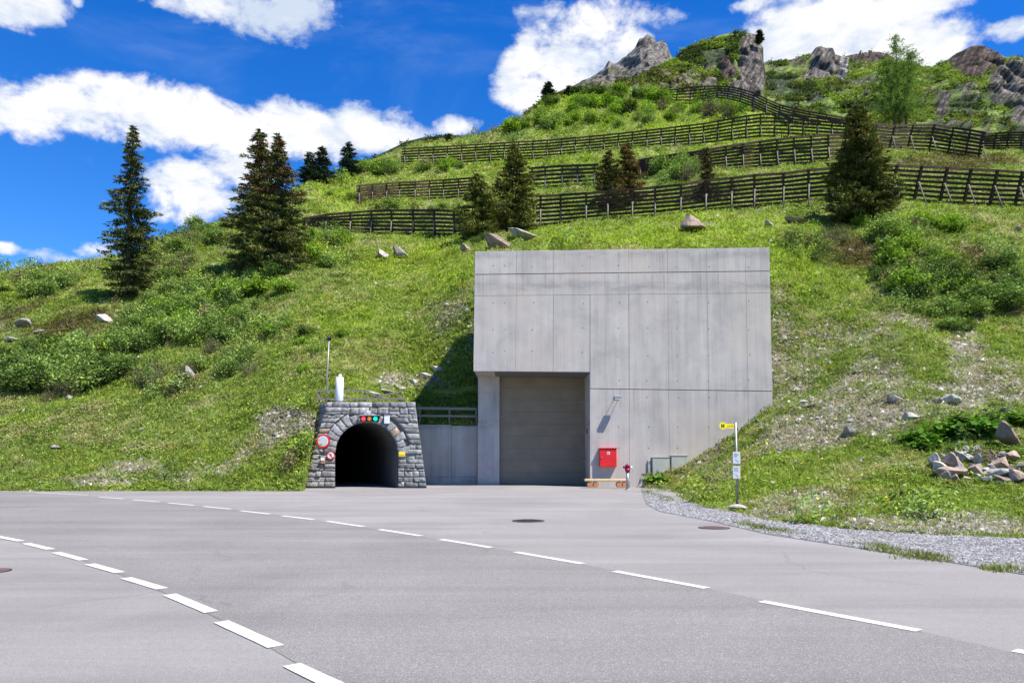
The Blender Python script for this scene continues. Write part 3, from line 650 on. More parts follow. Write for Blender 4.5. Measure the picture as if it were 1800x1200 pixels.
# weeds along the gravel edge
wl = []
for (a, b, cnt) in (((1330,928),(1385,938),70),((1395,935),(1440,945),6),((1505,958),(1570,972),26),((1565,968),(1660,984),60),((1590,975),(1640,982),30),((1740,1000),(1800,1004),40),((1530,958),(1560,966),30),((1130,862),(1180,880),60),((1300,918),(1345,932),50)):
    for _ in range(cnt):
        t = random.random(); q = gnd(a[0] + (b[0] - a[0]) * t + random.gauss(0, 6), a[1] + (b[1] - a[1]) * t + random.gauss(0, 1.6)); wl.append(q)
P = np.array([(q.x, q.y, 0.01) for q in wl]); N = len(P)
V, Fc, T = blades(P, 0.05 + 0.09 * rng.random(N), C(.16, .19, .04) * (0.6 + 0.8 * rng.random((N, 1))), 12, 1.6, 1.4, 0.22)
tag(obj('verge_weeds', np_mesh('verge_weeds', V, Fc, T), M['grass']), 'weeds sprouting in tufts along the edge of the gravel', 'weeds', kind='stuff')

# ------------------------------------------------------------------ concrete building
Y0, Y1 = 37.8, 40.55
bld = thing('concrete_building', 'large grey concrete portal building set into the slope with a big garage door', 'building', (5.6, Y0, 0))
def kx(x): return np.interp(x, [835, 1037, 1353], [-0.0143, 0.0, 0.0214])
def fp(x, y, Y=Y0): return at(x + float(kx(x)) * (y - 442), y, Y)
def hl(y835, y1352, x): return y835 + (y1352 - y835) * (x - 835) / 517.0
VX = [835, 908, 973, 1037, 1105, 1173, 1242, 1310, 1352.5]
H0 = (442, 435); H1 = (482.5, 476.5); H2 = (520, 515); H3 = (680, 687.5); H4 = (652, 656)
mb = MB()
def panel(x0, x1, ya, yb_, gx=0.006, gt=0.012, gb=0.012, y_off=0.0, th=0.035, mi=0):
    a = fp(x0, hl(*ya, x0)); b = fp(x1, hl(*ya, x1)); c = fp(x1, hl(*yb_, x1)); d = fp(x0, hl(*yb_, x0))
    a += Vector((gx, 0, -gt)); b += Vector((-gx, 0, -gt)); c += Vector((-gx, 0, gb)); d += Vector((gx, 0, gb))
    fr = [d, a, b, c]
    mb.hexa([(p.x, Y0 + y_off, p.z) for p in fr] + [(p.x, Y0 + y_off + th, p.z) for p in fr], mi)
for i in range(8): panel(VX[i], VX[i+1], H0, H1, 0.003 if i != 1 else 0.006, 0, 0.02, random.uniform(0, .004))
for i in range(8): panel(VX[i], VX[i+1], H1, H2, 0.003, 0.02, 0.009, 0.004 + random.uniform(0, .004))
panel(835, 908, H2, H4, 0.004, 0.008, 0, 0.0); panel(908, 973, H2, H4, 0.004, 0.008, 0, 0.003); panel(973, 1037, H2, H4, 0.010, 0.008, 0, 0.001)
for i in range(3, 8): panel(VX[i], VX[i+1], H2, H3, 0.004 if i != 3 else 0.014, 0.008, 0.02, random.uniform(0, .004))
GB = (872, 872)
for i in range(3, 8): panel(VX[i], VX[i+1], H3, GB, 0.004, 0.02, 0, 0.002 + random.uniform(0, .004))
tmpme = mb.mesh('w', 0.006); wbm = tmpme
# body behind the panels
topL, topR = fp(835, 442), fp(1352.5, 435); sofL, sofR = fp(835, 652), fp(1037, 655)
xl = topL.x + 0.004; xr = topR.x - 0.004; xm = at(1037, 600, Y0).x
mb = MB(); yb0 = Y0 + 0.028
zt = min(topL.z, topR.z) - 0.02
mb.hexa([(xl, yb0, sofL.z), (xl, yb0, topL.z - .005), (xm, yb0, fp(1037, hl(442, 435, 1037)).z - .005), (xm, yb0, sofR.z),
         (xl, 45.2, sofL.z), (xl, 45.2, topL.z - .005), (xm, 45.2, topL.z - .005), (xm, 45.2, sofR.z)])
xr2 = at(1358, 715, Y0).x - 0.01
mb.hexa([(xm + .002, yb0, -0.4), (xm + .002, yb0, fp(1037, hl(442, 435, 1037)).z - .005), (xr, yb0, topR.z - .005), (xr2, yb0, -0.4),
         (xm + .002, 45.2, -0.4), (xm + .002, 45.2, topL.z - .005), (xr, 45.2, topR.z - .005), (xr2, 45.2, -0.4)])
mb.build('core', M['joint'], bld)
# side cheek and soffit skins in concrete, doorway recess
mb = MB()
mb.box(xl - 0.03, xl + 0.002, Y0 + 0.036, 45.2, sofL.z, topL.z - .01)
mb.box(xl + 0.01, xm - 0.012, Y0 + 0.036, Y1 + 0.05, sofL.z - 0.015, sofL.z + 0.02)
mb.box(xm - 0.03, xm + 0.0, Y0 + 0.036, Y1 + 0.6, -0.3, sofR.z)
pl0 = at(840, 760, Y1 - .25).x; pl1 = at(878, 760, Y1 - .25).x
mb.box(pl0, pl1, Y1 - .25, Y1 + 3.5, 3.0 + 2.05 + .018, sofL.z + 0.01)
mb.box(pl0 + 0.004, pl1 - 0.003, Y1 - .247, Y1 + 3.5, -0.3, 3.0 + 2.05 - .018)
mb.box(pl0 + 0.02, pl1 - 0.02, Y1 - .235, Y1 + 3.4, 2.5, 5.6)
mb.build('doorway_surround', M['concrete2'], bld, bevel=0.008)
# tie holes
mb = MB(); mb.bm.from_mesh(wbm); mb.bm.verts.ensure_lookup_table()
def tie(x, y, Y=None, r=0.030):
    Y = Y0 if Y is None else Y; p = at(x, y, Y); mb.cyl((p.x, Y - 0.003, p.z), (p.x, Y + 0.004, p.z), r, n=8, smooth=False, mi=1)
TX = [(868,886),(937,),(1025,),(1088,1140),(1190,),(1224,1244+12),(1300,1330)]
for yy in (468, 532, 578, 618):
    for q in (868, 887, 937, 1024): tie(q + random.uniform(-2, 2), yy + random.uniform(-2, 2))
for yy in (468, 530, 578, 625, 668):
    for q in (1088, 1139, 1190, 1246, 1316): tie(q + random.uniform(-2, 2), yy + random.uniform(-2, 2))
for yy in (698, 750, 787):
    for q in (1088, 1139, 1192, 1246): tie(q + random.uniform(-2, 2), yy)
wall = mb.build('wall', [M['concrete'], M['tie']], bld)
# garage door
dr = [at(878, 760, Y1).x + 0.0, xm - 0.035]
mb = MB(); nx, nz = 6, 9; wx = (dr[1] - dr[0]) / nx; hz = (sofL.z) / nz
for i in range(nz):
    mb.box(dr[0], dr[1], Y1, Y1 + 0.06, 0.02 + i * hz + 0.004, 0.02 + (i + 1) * hz - 0.002)
door = mb.build('garage_door', M['door'], bld, bevel=0.002)
mb = MB(); mb.box(dr[0], dr[1], Y1 + 0.061, Y1 + 0.09, 0.0, sofL.z); mb.build('door_backing', M['black'], door)
mb = MB(); mb.box(dr[1] - 0.02, dr[1] + 0.0, Y1 - .9, Y1 - .82, 3.6, 3.75); mb.build('door_fitting', M['steel'], door); mb = MB(); mb.box(dr[1] - 0.16, dr[1] + 0.01, Y1 - .62, Y1 - .58, 4.45, 4.5); mb.build('door_fitting', M['steel'], door); mb = MB()
mb.box(dr[1] - 0.16, dr[1] + 0.01, Y1 - .62, Y1 - .58, 1.28, 1.33); mb.build('door_fitting', M['steel'], door)
mb = MB(); mb.box(dr[1] - 0.06, dr[1] + 0.002, Y1 - 1.6, Y1 - 1.42, 2.75, 3.0); mb.build('alarm_box', M['darkred'], bld)

# ------------------------------------------------------------------ retaining wall + railing
YR = 41.05
a = at(736, 744, YR); b = at(841, 748, YR)
rw = thing('retaining_wall', 'low grey concrete retaining wall between the stone portal and the concrete building', 'wall', ((a.x + b.x) / 2, YR, 0))
mb = MB(); xs = [a.x - 0.6, at(794, 700, YR).x, b.x]
for i in range(2):
    mb.box(xs[i] + .008, xs[i+1] - .008, YR, YR + 0.3, 0.42, 3.30 - 0.06 * i); mb.box(xs[i] + .008, xs[i+1] - .008, YR - .004, YR + 0.3, -0.2, 0.405)
mb.build('wall_face', M['concrete2'], rw, bevel=0.01)
mb = MB(); mb.box(xs[0] + .05, xs[2] - .02, YR + 0.02, YR + .28, -0.1, 3.2); mb.build('wall_core', M['joint'], rw)
rl = thing('railing', 'grey wooden two-rail railing on top of the concrete retaining wall', 'railing', ((a.x + b.x) / 2, YR + .1, 3.25))
mb = MB(); p0 = at(733, 716, YR + .1); p1 = at(838, 716, YR + .1)
mb.beam((p0.x, YR + .08, 4.22), (p1.x, YR + .08, 4.18), 0.06, 0.15); mb.build('rail', M['wood'], rl)
mb = MB(); mb.beam((p0.x, YR + .08, 3.80), (p1.x, YR + .08, 3.76), 0.06, 0.13); mb.build('rail', M['wood'], rl)
for q in (738, 790, 837):
    x = at(q, 720, YR + .1).x; mb = MB(); mb.box(x - .045, x + .045, YR + .112, YR + .2, 3.2, 4.24); mb.build('post', M['wood'], rl)

# ------------------------------------------------------------------ stone tunnel portal
por = thing('stone_portal', 'grey natural stone tunnel portal with a dark round arched opening', 'tunnel portal', (at(644, 800, 36.5).x, 36.5, 0))
YP = 36.45
def pf(x, y, dep=0.0):
    Yv = YP + (857 - y) / 150.0 * 0.55 + dep; p = at(x, y, Yv); return Vector((p.x, Yv, p.z))
CXp, CYp, RO = 644.0, 797.0, 54.5
def lx(y): return 534 + (857 - y) / 150.0 * 40.0
def rx_(y): return 750 - (857 - y) / 149.0 * 20.0
SV, SF, STn = [], [], []
def stone(q, tint, proud=0.05, nu=4, nv=3, gap=0.38):
    """q: 4 corners (px,py) TL,TR,BR,BL"""
    cxq = sum(p[0] for p in q) / 4; cyq = sum(p[1] for p in q) / 4
    def shrink(p):
        dx, dy = p[0] - cxq, p[1] - cyq; L = math.hypot(dx, dy) + 1e-6; k = max(0, 1 - gap * 1.3 / L); return (cxq + dx * k + random.uniform(-.4, .4), cyq + dy * k + random.uniform(-.4, .4))
    q = [shrink(p) for p in q]; b0 = len(SV)
    for j in range(nv + 1):
        for i in range(nu + 1):
            u, v = i / nu, j / nv
            x = (q[0][0] * (1 - u) + q[1][0] * u) * (1 - v) + (q[3][0] * (1 - u) + q[2][0] * u) * v
            y = (q[0][1] * (1 - u) + q[1][1] * u) * (1 - v) + (q[3][1] * (1 - u) + q[2][1] * u) * v
            e = min(i, nu - i, j, nv - j)
            d = -proud * (0.9 if e == 0 else 1.0) + (random.uniform(-.04, .04) if e else random.uniform(-.01, .01))
            SV.append(pf(x, y, d)); STn.append(tint)
    for j in range(nv):
        for i in range(nu):
            k = b0 + j * (nu + 1) + i; SF.append((k, k + nu + 1, k + nu + 2, k + 1))
    ring = [b0 + i for i in range(nu + 1)] + [b0 + j * (nu + 1) + nu for j in range(1, nv + 1)] + [b0 + nv * (nu + 1) + i for i in range(nu - 1, -1, -1)] + [b0 + j * (nu + 1) for j in range(nv - 1, 0, -1)]
    b1 = len(SV)
    for r_ in ring: SV.append(SV[r_] + Vector((0, 0.10, 0))); STn.append(tint)
    for i in range(len(ring)):
        j = (i + 1) % len(ring); SF.append((ring[i], ring[j], b1 + j, b1 + i))
def stint(x):
    g = random.random(); base = random.uniform(.17, .36)
    if g < .02: c = C(.34, .27, .19)
    elif g < .05: c = C(.24, .20, .18)
    else:
        k = min(1, max(0, (x - 640) / 80)); c = C(base, base * (.97 + .05 * k), base * (.93 + .06 * k)) * (1 - .2 * k)
    return c
y = 855.5; rows = []
while y > 712:
    h = random.choice([5, 6, 8, 9, 11, 13]); h = min(h, y - 704.5); rows.append((y - h, y)); y -= h
rows.append((704, y))
for (ya, yb_) in rows:
    if yb_ - ya < 3: continue
    ym = (ya + yb_) / 2
    def inner(yy, R=77):
        if yy > CYp: return RO + 1.0
        v = R * R - (CYp - yy) ** 2
        return math.sqrt(v) if v > 0 else -1
    segs = []
    ia, ib = inner(ya), inner(yb_)
    if CYp - ym > 73: segs.append(((lx(ya), lx(yb_)), (rx_(ya), rx_(yb_))))
    else:
        ia = max(ia, 8 if ia < 0 else ia); 
        segs.append(((lx(ya), lx(yb_)), (CXp - ia, CXp - ib))); segs.append(((CXp + ia, CXp + ib), (rx_(ya), rx_(yb_))))
    for (L, R) in segs:
        wtot = (R[0] + R[1] - L[0] - L[1]) / 2
        if wtot < 4: continue
        cuts = [0.0]
        while cuts[-1] * wtot < wtot - 12: cuts.append(min(1, cuts[-1] + random.choice([8, 11, 15, 19, 25, 30]) / wtot))
        if (1 - cuts[-1]) * wtot < 9 and len(cuts) > 1: cuts[-1] = 1.0
        else: cuts.append(1.0)
        for u0, u1 in zip(cuts[:-1], cuts[1:]):
            if u1 - u0 < 1e-3: continue
            X0a, X1a = L[0] + (R[0] - L[0]) * u0, L[0] + (R[0] - L[0]) * u1
            X0b, X1b = L[1] + (R[1] - L[1]) * u0, L[1] + (R[1] - L[1]) * u1
            if yb_ - ya > 11 and random.random() < 0.45:
                k = random.uniform(.4, .6); ymid = ya + (yb_ - ya) * k
                m0, m1 = X0a + (X0b - X0a) * k, X1a + (X1b - X1a) * k
                stone([(X0a, ya), (X1a, ya), (m1, ymid), (m0, ymid)], stint(X0a), random.uniform(.03, .07)); stone([(m0, ymid), (m1, ymid), (X1b, yb_), (X0b, yb_)], stint(X0a), random.uniform(.03, .07))
            else: stone([(X0a, ya), (X1a, ya), (X1b, yb_), (X0b, yb_)], stint(X0a), random.uniform(.03, .08))
NV = 17
for i in range(NV):
    t0 = math.pi * (i / NV) - 0.02; t1 = math.pi * ((i + 1) / NV) + 0.0; ro = random.uniform(70, 79)
    f_ = lambda R, t: (CXp + R * math.cos(t), CYp - R * math.sin(t))
    stone([f_(ro, t1), f_(ro, t0), f_(RO + .5, t0), f_(RO + .5, t1)], stint(f_(ro, t0)[0]) * 1.08, 0.10, 3, 4)
me = np_mesh('facing_stones', [tuple(v) for v in SV], SF, STn); obj('facing_stones', me, M['ashlar'], por)
# mortar body with the arch cut out: strips between outline and opening
mb = MB()
def strip(pts_o, pts_i, dep):
    for k in range(len(pts_o) - 1):
        a, b, c, d = pf(*pts_o[k], dep), pf(*pts_o[k+1], dep), pf(*pts_i[k+1], dep), pf(*pts_i[k], dep)
        mb.poly([a, b, c, d])
arc = [(CXp - RO, 862), (CXp - RO, 830)] + [(CXp - RO * math.cos(t), CYp - RO * math.sin(t)) for t in [math.pi * i / 24 for i in range(25)]] + [(CXp + RO, 830), (CXp + RO, 862)]
out = []
for (x, y) in arc:
    if x < CXp - 1 and y > CYp - 36: out.append((lx(y) + 1, y))
    elif x > CXp + 1 and y > CYp - 36: out.append((rx_(y) - 1, y))
    else: out.append((min(max(CXp + (x - CXp) * 2.1, lx(704) + 1), rx_(708) - 1), 706))
strip(out, arc, 0.05)
tl, trr = pf(lx(704), 704, 0.05), pf(rx_(707), 707, 0.05)
mb.poly([tl, trr, (trr.x - .55, 39.3, trr.z), (tl.x - .9, 39.3, tl.z)])
bl, brr = pf(534.5, 858, 0.05), pf(750, 858, 0.05)
mb.poly([brr, trr, (trr.x - .75, 39.9, trr.z), (brr.x - .75, 39.9, 0)])
mb.build('mortar_body', M['joint'], por)
# left wing wall in rubble
SV, SF, STn = [], [], []
def stoneP(P4, tint, nrm, gap=.02):
    c = sum(P4, Vector()) / 4; P4 = [c + (p - c) * (1 - gap / max((p - c).length, .05)) for p in P4]; b0 = len(SV); nu = nv = 3
    for j in range(nv + 1):
        for i in range(nu + 1):
            u, v = i / nu, j / nv; p = (P4[0]*(1-u) + P4[1]*u)*(1-v) + (P4[3]*(1-u) + P4[2]*u)*v
            e = min(i, nu - i, j, nv - j); SV.append(p + nrm * ((.05 + random.uniform(-.03, .03)) if e else 0)); STn.append(tint)
    for j in range(nv):
        for i in range(nu):
            k = b0 + j * (nu + 1) + i; SF.append((k, k + nu + 1, k + nu + 2, k + 1))
A0, A1 = pf(534.5, 858, 0.02), pf(lx(704), 704, 0.02)
B0v = at(524, 850, 39.2); B1v = at(557, 712, 39.4)
B0v.z = 0.6
nrm = (A1 - A0).cross(B0v - A0).normalized(); nrm = nrm if nrm.x < 0 else -nrm
mb = MB(); mb.poly([A0, A1, B1v, B0v]); mb.poly([B0v, B1v, B1v + Vector((1.2, .3, 0)), B0v + Vector((1.5, .3, 0))]); mb.build('wing_core', M['joint'], por)
nr = 14
for j in range(nr):
    v0, v1 = j / nr, (j + 1) / nr; cuts = [0]
    while cuts[-1] < 1: cuts.append(min(1, cuts[-1] + random.uniform(.12, .3)))
    for u0, u1 in zip(cuts[:-1], cuts[1:]):
        g = lambda u, v: (A0 * (1 - v) + A1 * v) * (1 - u) + (B0v * (1 - v) + B1v * v) * u
        stoneP([g(u0, v1), g(u1, v1), g(u1, v0), g(u0, v0)], C(.2, .2, .2) * random.uniform(.7, 1.4), nrm)
obj('wing_stones', np_mesh('wing_stones', [tuple(v) for v in SV], SF, STn), M['ashlar'], por)
# tunnel tube
mb = MB(); ax = Vector((-0.36, 1, 0)); prof = [pf(x, min(y, 859), 0.02) for x, y in arc]
for p in prof: p.z = max(p.z, -0.02)
ringz = [0, 0.5, 3, 8, 16, 26]
for k in range(len(ringz) - 1):
    for i in range(len(prof) - 1):
        a, b = prof[i] + ax * ringz[k], prof[i+1] + ax * ringz[k]; c, d = prof[i+1] + ax * ringz[k+1], prof[i] + ax * ringz[k+1]
        mb.poly([a, b, c, d])
mb.poly([p + ax * 26 for p in prof])
tube = mb.build('tunnel_lining', M['tunnel'], por)
mb = MB(); mb.poly([prof[0] + Vector((0, 0, .012)), prof[-1] + Vector((0, 0, .012)), prof[-1] + ax * 26 + Vector((0, 0, .012)), prof[0] + ax * 26 + Vector((0, 0, .012))]); mb.build('tunnel_floor', M['apron'], por)

# ---- things on and around the portal
def onp(x, y, out_=0.12): p = pf(x, y); return Vector((p.x, p.y - out_, p.z))
PXM = 1300 / 36.6                                     # px per metre on the portal face
tlg = thing('traffic_light', 'horizontal signal with red, orange and green lamps above the tunnel arch', 'traffic light', onp(651, 735))
c = onp(651, 736, .22); L = 33 / PXM / 2; hh = 9.5 / PXM / 2
mb = MB(); mb.box(c.x - L, c.x + L, c.y, c.y + .16, c.z - hh, c.z + hh); mb.build('housing', M['black'], tlg, bevel=0.02)
mb = MB(); mb.box(c.x - L - .07, c.x + L + .07, c.y - .16, c.y + .2, c.z + hh + .005, c.z + hh + .045); mb.box(c.x - .03, c.x + .03, c.y + .16, c.y + .3, c.z - .05, c.z + .05); mb.build('cover', M['steel'], tlg)
for dx, mm in ((-10.5, 'lred'), (0, 'lamb'), (10.5, 'lgrn')):
    q = Vector((c.x + dx / PXM, c.y, c.z)); mb = MB(); mb.cyl((q.x, q.y - .025, q.z), (q.x, q.y + .01, q.z), .100, n=20); ln = mb.build('lens', M[mm], tlg)
    mb = MB()
    for k in range(9):
        t0, t1 = math.pi * (k / 9), math.pi * ((k + 1) / 9); P = [(q.x + .115 * math.cos(t), q.z + .115 * math.sin(t)) for t in (t0, t1)]
        mb.poly([(P[0][0], q.y, P[0][1]), (P[1][0], q.y, P[1][1]), (P[1][0], q.y - .11, P[1][1]), (P[0][0], q.y - .11, P[0][1])])
    mb.build('visor', M['black'], ln)
def boxthing(name, label, cat, x, y, w_, h_, dep, mat, out_=0.10, det=None):
    c = onp(x, y, out_); t = thing(name, label, cat, c); w2, h2 = w_ / PXM / 2, h_ / PXM / 2
    mb = MB(); mb.box(c.x - w2, c.x + w2, c.y - dep, c.y + .06, c.z - h2, c.z + h2); mb.build('case', mat, t, bevel=0.012)
    if det: det(t, c, w2, h2, dep)
    return t
def lid(t, c, w2, h2, dep):
    mb = MB(); mb.box(c.x - w2 - .015, c.x + w2 + .015, c.y - dep - .02, c.y + .06, c.z + h2 + .002, c.z + h2 + .022); mb.build('lid', M['steel'], t)
boxthing('junction_box', 'small white junction box on the stones right of the traffic light', 'electrical box', 681, 737, 9, 15, .14, M['white'], det=lid)
boxthing('junction_box', 'tiny white sensor box left of the traffic light on the arch stones', 'electrical box', 633, 737, 3, 4, .08, M['white'], det=lid)
boxthing('intercom_box', 'brown box with a white top half on the stones left of the tunnel', 'intercom', 569, 809, 7, 11, .12, M['brown'], det=lambda t, c, w2, h2, d: (lambda mb: (mb.box(c.x - w2 + .01, c.x + w2 - .01, c.y - d - .012, c.y - d - .002, c.z + .0, c.z + h2 - .005), mb.build('cover_plate', M['white'], t)))(MB()))
boxthing('yellow_plate', 'small yellow plate on the stones right of the tunnel opening', 'sign', 707, 798, 11.5, 8, .035, M['orange'], .11, det=lambda t, c, w2, h2, d: (lambda mb: (mb.box(c.x - w2 + .02, c.x + w2 - .02, c.y - d - .008, c.y - d - .002, c.z - .02, c.z + h2 - .02), mb.build('plate_field', M['yellow'], t)))(MB()))
def disc(mb, c, r, y0, y1, n=32): mb.cyl((c.x, y0, c.z), (c.x, y1, c.z), r, n=n)
c = onp(569.3, 775, .16); t = thing('road_sign', 'round no-vehicles sign with a red ring and pale grey centre left of the tunnel', 'road sign', c)
mb = MB(); disc(mb, c, 12.2 / PXM, c.y, c.y + .03); mb.build('red_ring', M['red'], t)
mb = MB(); disc(mb, c, 9.0 / PXM, c.y - .004, c.y + .002); mb.build('white_edge', M['signwhite'], t)
mb = MB(); disc(mb, c, 8.2 / PXM, c.y - .008, c.y - .002); mb.build('sign_face', M['signgrey'], t)
mb = MB(); mb.box(c.x - .03, c.x + .03, c.y + .03, c.y + .2, c.z - .2, c.z + .2); mb.build('bracket', M['steel'], t)
c = onp(582.6, 800, .15); R_ = 7.0 / PXM; t = thing('road_sign', 'small round no-pedestrians sign with a walking figure and red slash', 'road sign', c)
mb = MB(); disc(mb, c, R_, c.y, c.y + .025); mb.build('red_ring', M['red'], t)
mb = MB(); disc(mb, c, R_ * .78, c.y - .004, c.y + .002); mb.build('sign_face', M['signwhite'], t)
mb = MB(); g = lambda x, z: Vector((c.x + x * R_, c.y - .006, c.z + z * R_))
disc(mb, g(.02, .47), R_ * .10, c.y - .008, c.y - .004, 12)
for P4 in ([(-.10,.34),(.14,.34),(.10,-.06),(-.10,-.06)], [(-.10,-.05),(.04,-.05),(-.16,-.52),(-.27,-.50)], [(-.02,-.05),(.10,-.05),(.30,-.50),(.18,-.54)], [(-.10,.32),(-.02,.26),(-.26,.02),(-.33,.08)], [(.06,.26),(.14,.32),(.32,.06),(.25,.0)]):
    mb.prism([(c.x + x * R_, c.z + z * R_) for x, z in P4], c.y - .008, c.y - .005)
mb.build('walking_figure', M['letter'], t)
mb = MB(); mb.prism([(c.x + x * R_, c.z + z * R_) for x, z in ((-.62,.50),(-.50,.62),(.62,-.50),(.50,-.62))], c.y - .013, c.y - .009); mb.build('red_slash', M['red'], t)
# antenna mast
p0 = onp(574, 718, .20); p1 = at(578.5, 596, p0.y); t = thing('antenna_mast', 'thin grey antenna mast with a black tip at the left corner of the stone portal', 'antenna', p0)
mb = MB(); mb.cyl(p0, p1, .035, .028, 8); mb.build('mast', M['steel'], t)
mb = MB(); mb.cyl(p1 + Vector((-.02, 0, -.05)), p1 + Vector((-.02, 0, .16)), .075, n=12); mb.cyl(p1 + Vector((.09, 0, -.05)), p1 + Vector((.09, 0, .16)), .03, n=8); mb.build('antenna_head', M['black'], t)
for dz in (.2, 1.0):
    mb = MB(); q = p0 + Vector((0, 0, dz)); mb.box(q.x - .05, q.x + .05, q.y - .03, q.y + .30, q.z - .03, q.z + .03); mb.build('clamp', M['steel'], t)
# white vent cylinder
YV = 37.3; b0 = at(596.5, 702, YV); zt_ = at(596.5, 663, YV).z; t = thing('vent_pipe', 'white cylindrical vent pipe with a small cap standing on the stone portal', 'vent pipe', (b0.x, YV, b0.z))
mb = MB(); mb.cyl((b0.x, YV, b0.z - .3), (b0.x, YV, zt_), .20, n=24); mb.build('pipe', M['white'], t, bevel=0.01)
mb = MB(); mb.cyl((b0.x + .02, YV, zt_), (b0.x + .02, YV, zt_ + .15), .095, n=16); mb.build('pipe_cap', M['white'], t, bevel=0.01)
# broken wooden rail on the portal
YF = 38.0; t = thing('railing', 'old wooden railing with a sagging upper rail on top of the stone portal', 'railing', (at(640, 700, YF).x, YF, at(640, 704, YF).z))
P = lambda x, y, Y=YF: at(x, y, Y)
for a, b in (((556, 687), (641, 686)), ((641, 686), (664, 697)), ((663, 697), (709, 687)), ((556, 701), (712, 700.5))):
    mb = MB(); mb.beam(P(*a), P(*b), .04, .09); mb.build('rail', M['wood'], t)
for x in (561, 641, 703):
    mb = MB(); q = P(x, 690); mb.box(q.x - .04, q.x + .04, YF + .025, YF + .10, P(x, 712).z, P(x, 684.5).z); mb.build('post', M['wood'], t)

# ------------------------------------------------------------------ things in front of the concrete building
wallp = lambda x, y, o=0: at(x, y, Y0 - o)
q = wallp(1086, 698, .48); t = thing('floodlight', 'small grey floodlight on a long arm above the red box', 'floodlight', wallp(1084, 704))
mb = MB(); mb.box(q.x - .18, q.x + .18, q.y - .10, q.y + .16, q.z - .075, q.z + .085); mb.build('lamp_head', M['steel'], t, bevel=0.02)
mb = MB(); mb.box(q.x - .15, q.x + .15, q.y - .09, q.y + .1, q.z - .10, q.z - .076); mb.build('lamp_glass', M['signwhite'], t)
for dx in (-.12, .12):
    mb = MB(); mb.cyl((q.x + dx, q.y + .15, q.z), (q.x + dx, Y0 + .01, q.z - .02), .014, n=6); mb.build('arm', M['steel'], t)
# bracket plate on the wall
mb = MB(); mb.box(q.x - .15, q.x + .15, Y0 - .012, Y0 + .003, q.z - .09, q.z + .06); mb.build('wall_plate', M['steel'], t)
a, b = wallp(1053, 788), wallp(1083, 820)
t = thing('hose_cabinet', 'bright red metal fire hose cabinet mounted on the concrete wall', 'fire cabinet', ((a.x + b.x) / 2, Y0, b.z)); Dp = .24
mb = MB(); mb.box(a.x, b.x, Y0 - Dp, Y0 + .002, b.z, a.z); mb.build('cabinet_body', M['red'], t, bevel=0.012)
mb = MB(); mb.box(a.x + .012, b.x - .012, Y0 - Dp - .014, Y0 - Dp - .002, b.z + .012, a.z - .03); mb.build('cabinet_door', M['red'], t, bevel=0.005)
mb = MB(); mb.box(a.x - .025, b.x + .025, Y0 - Dp - .05, Y0 + .001, a.z + .002, a.z + .035); mb.build('roof', M['red'], t, bevel=0.005)
q = wallp(1068, 795); mb = MB(); mb.box(q.x - .06, q.x + .08, Y0 - Dp - .022, Y0 - Dp - .016, q.z - .10, q.z + .03); st_ = mb.build('sticker', M['signwhite'], t)
mb = MB(); mb.box(q.x - .035, q.x + .01, Y0 - Dp - .027, Y0 - Dp - .024, q.z - .07, q.z - .0); mb.box(q.x + .02, q.x + .05, Y0 - Dp - .027, Y0 - Dp - .024, q.z - .07, q.z - .03); mb.build('sticker_mark', M['letter'], st_)
q = wallp(1056.5, 804); mb = MB(); mb.box(q.x - .025, q.x + .06, Y0 - Dp - .045, Y0 - Dp - .014, q.z - .012, q.z + .015); mb.build('handle', M['steel'], t)
# utility cabinets set in the wall base
for x0, x1, yt, lab in ((1145, 1177, 804, 'left grey-green utility cabinet door at the foot of the concrete wall'), (1178, 1209, 801, 'right grey-green utility cabinet door at the foot of the concrete wall')):
    a, b = wallp(x0, yt), wallp(x1, 870); t = thing('utility_cabinet', lab, 'cabinet', ((a.x + b.x) / 2, Y0, 0), 'utility cabinets at the foot of the concrete wall')
    mb = MB(); mb.box(a.x + .01, b.x - .01, Y0 - .16, Y0 + .002, -.1, a.z); mb.build('cabinet_box', M['cab'], t, bevel=0.012)
    mb = MB(); mb.box(a.x + .04, b.x - .03, Y0 - .172, Y0 - .16, .12, a.z - .05); mb.build('cabinet_door', M['cab'], t, bevel=0.004)
    mb = MB(); mb.box(a.x - .0, b.x + .0, Y0 - .19, Y0 + .0, a.z + .002, a.z + .03); mb.build('lid', M['cab'], t)
a = wallp(1141, 808); t = thing('cable_duct', 'narrow grey upright duct beside the left utility cabinet', 'duct', (a.x, Y0, 0))
mb = MB(); mb.box(a.x - .07, a.x + .08, Y0 - .08, Y0 + .002, -.05, a.z); mb.build('duct_cover', M['cab'], t, bevel=0.01)
mb = MB(); mb.box(a.x - .08, a.x + .09, Y0 - .09, Y0 + .0, .62, .66); mb.build('duct_band', M['steel'], t)
# bench
Yb = gnd(1070, 857).y
l, r_ = at(1027, 843, Yb), at(1107, 844, Yb); t = thing('bench', 'low bench made of a pale log plank on two reddish wooden blocks', 'bench', ((l.x + r_.x) / 2, Yb, 0))
mb = MB(); mb.box(l.x, r_.x, Yb - .22, Yb + .2, l.z - .065, l.z + .05); mb.build('seat', M['logtop'], t, bevel=0.03, seg=2)
for xx in (1042, 1093):
    q = at(xx, 850, Yb); mb = MB(); mb.cyl((q.x - .13, Yb - .19, .16), (q.x - .13, Yb + .17, .16), .155, n=14); mb.cyl((q.x + .13, Yb - .19, .16), (q.x + .13, Yb + .17, .16), .155, n=14)
    mb.build('leg', M['logred'], t)
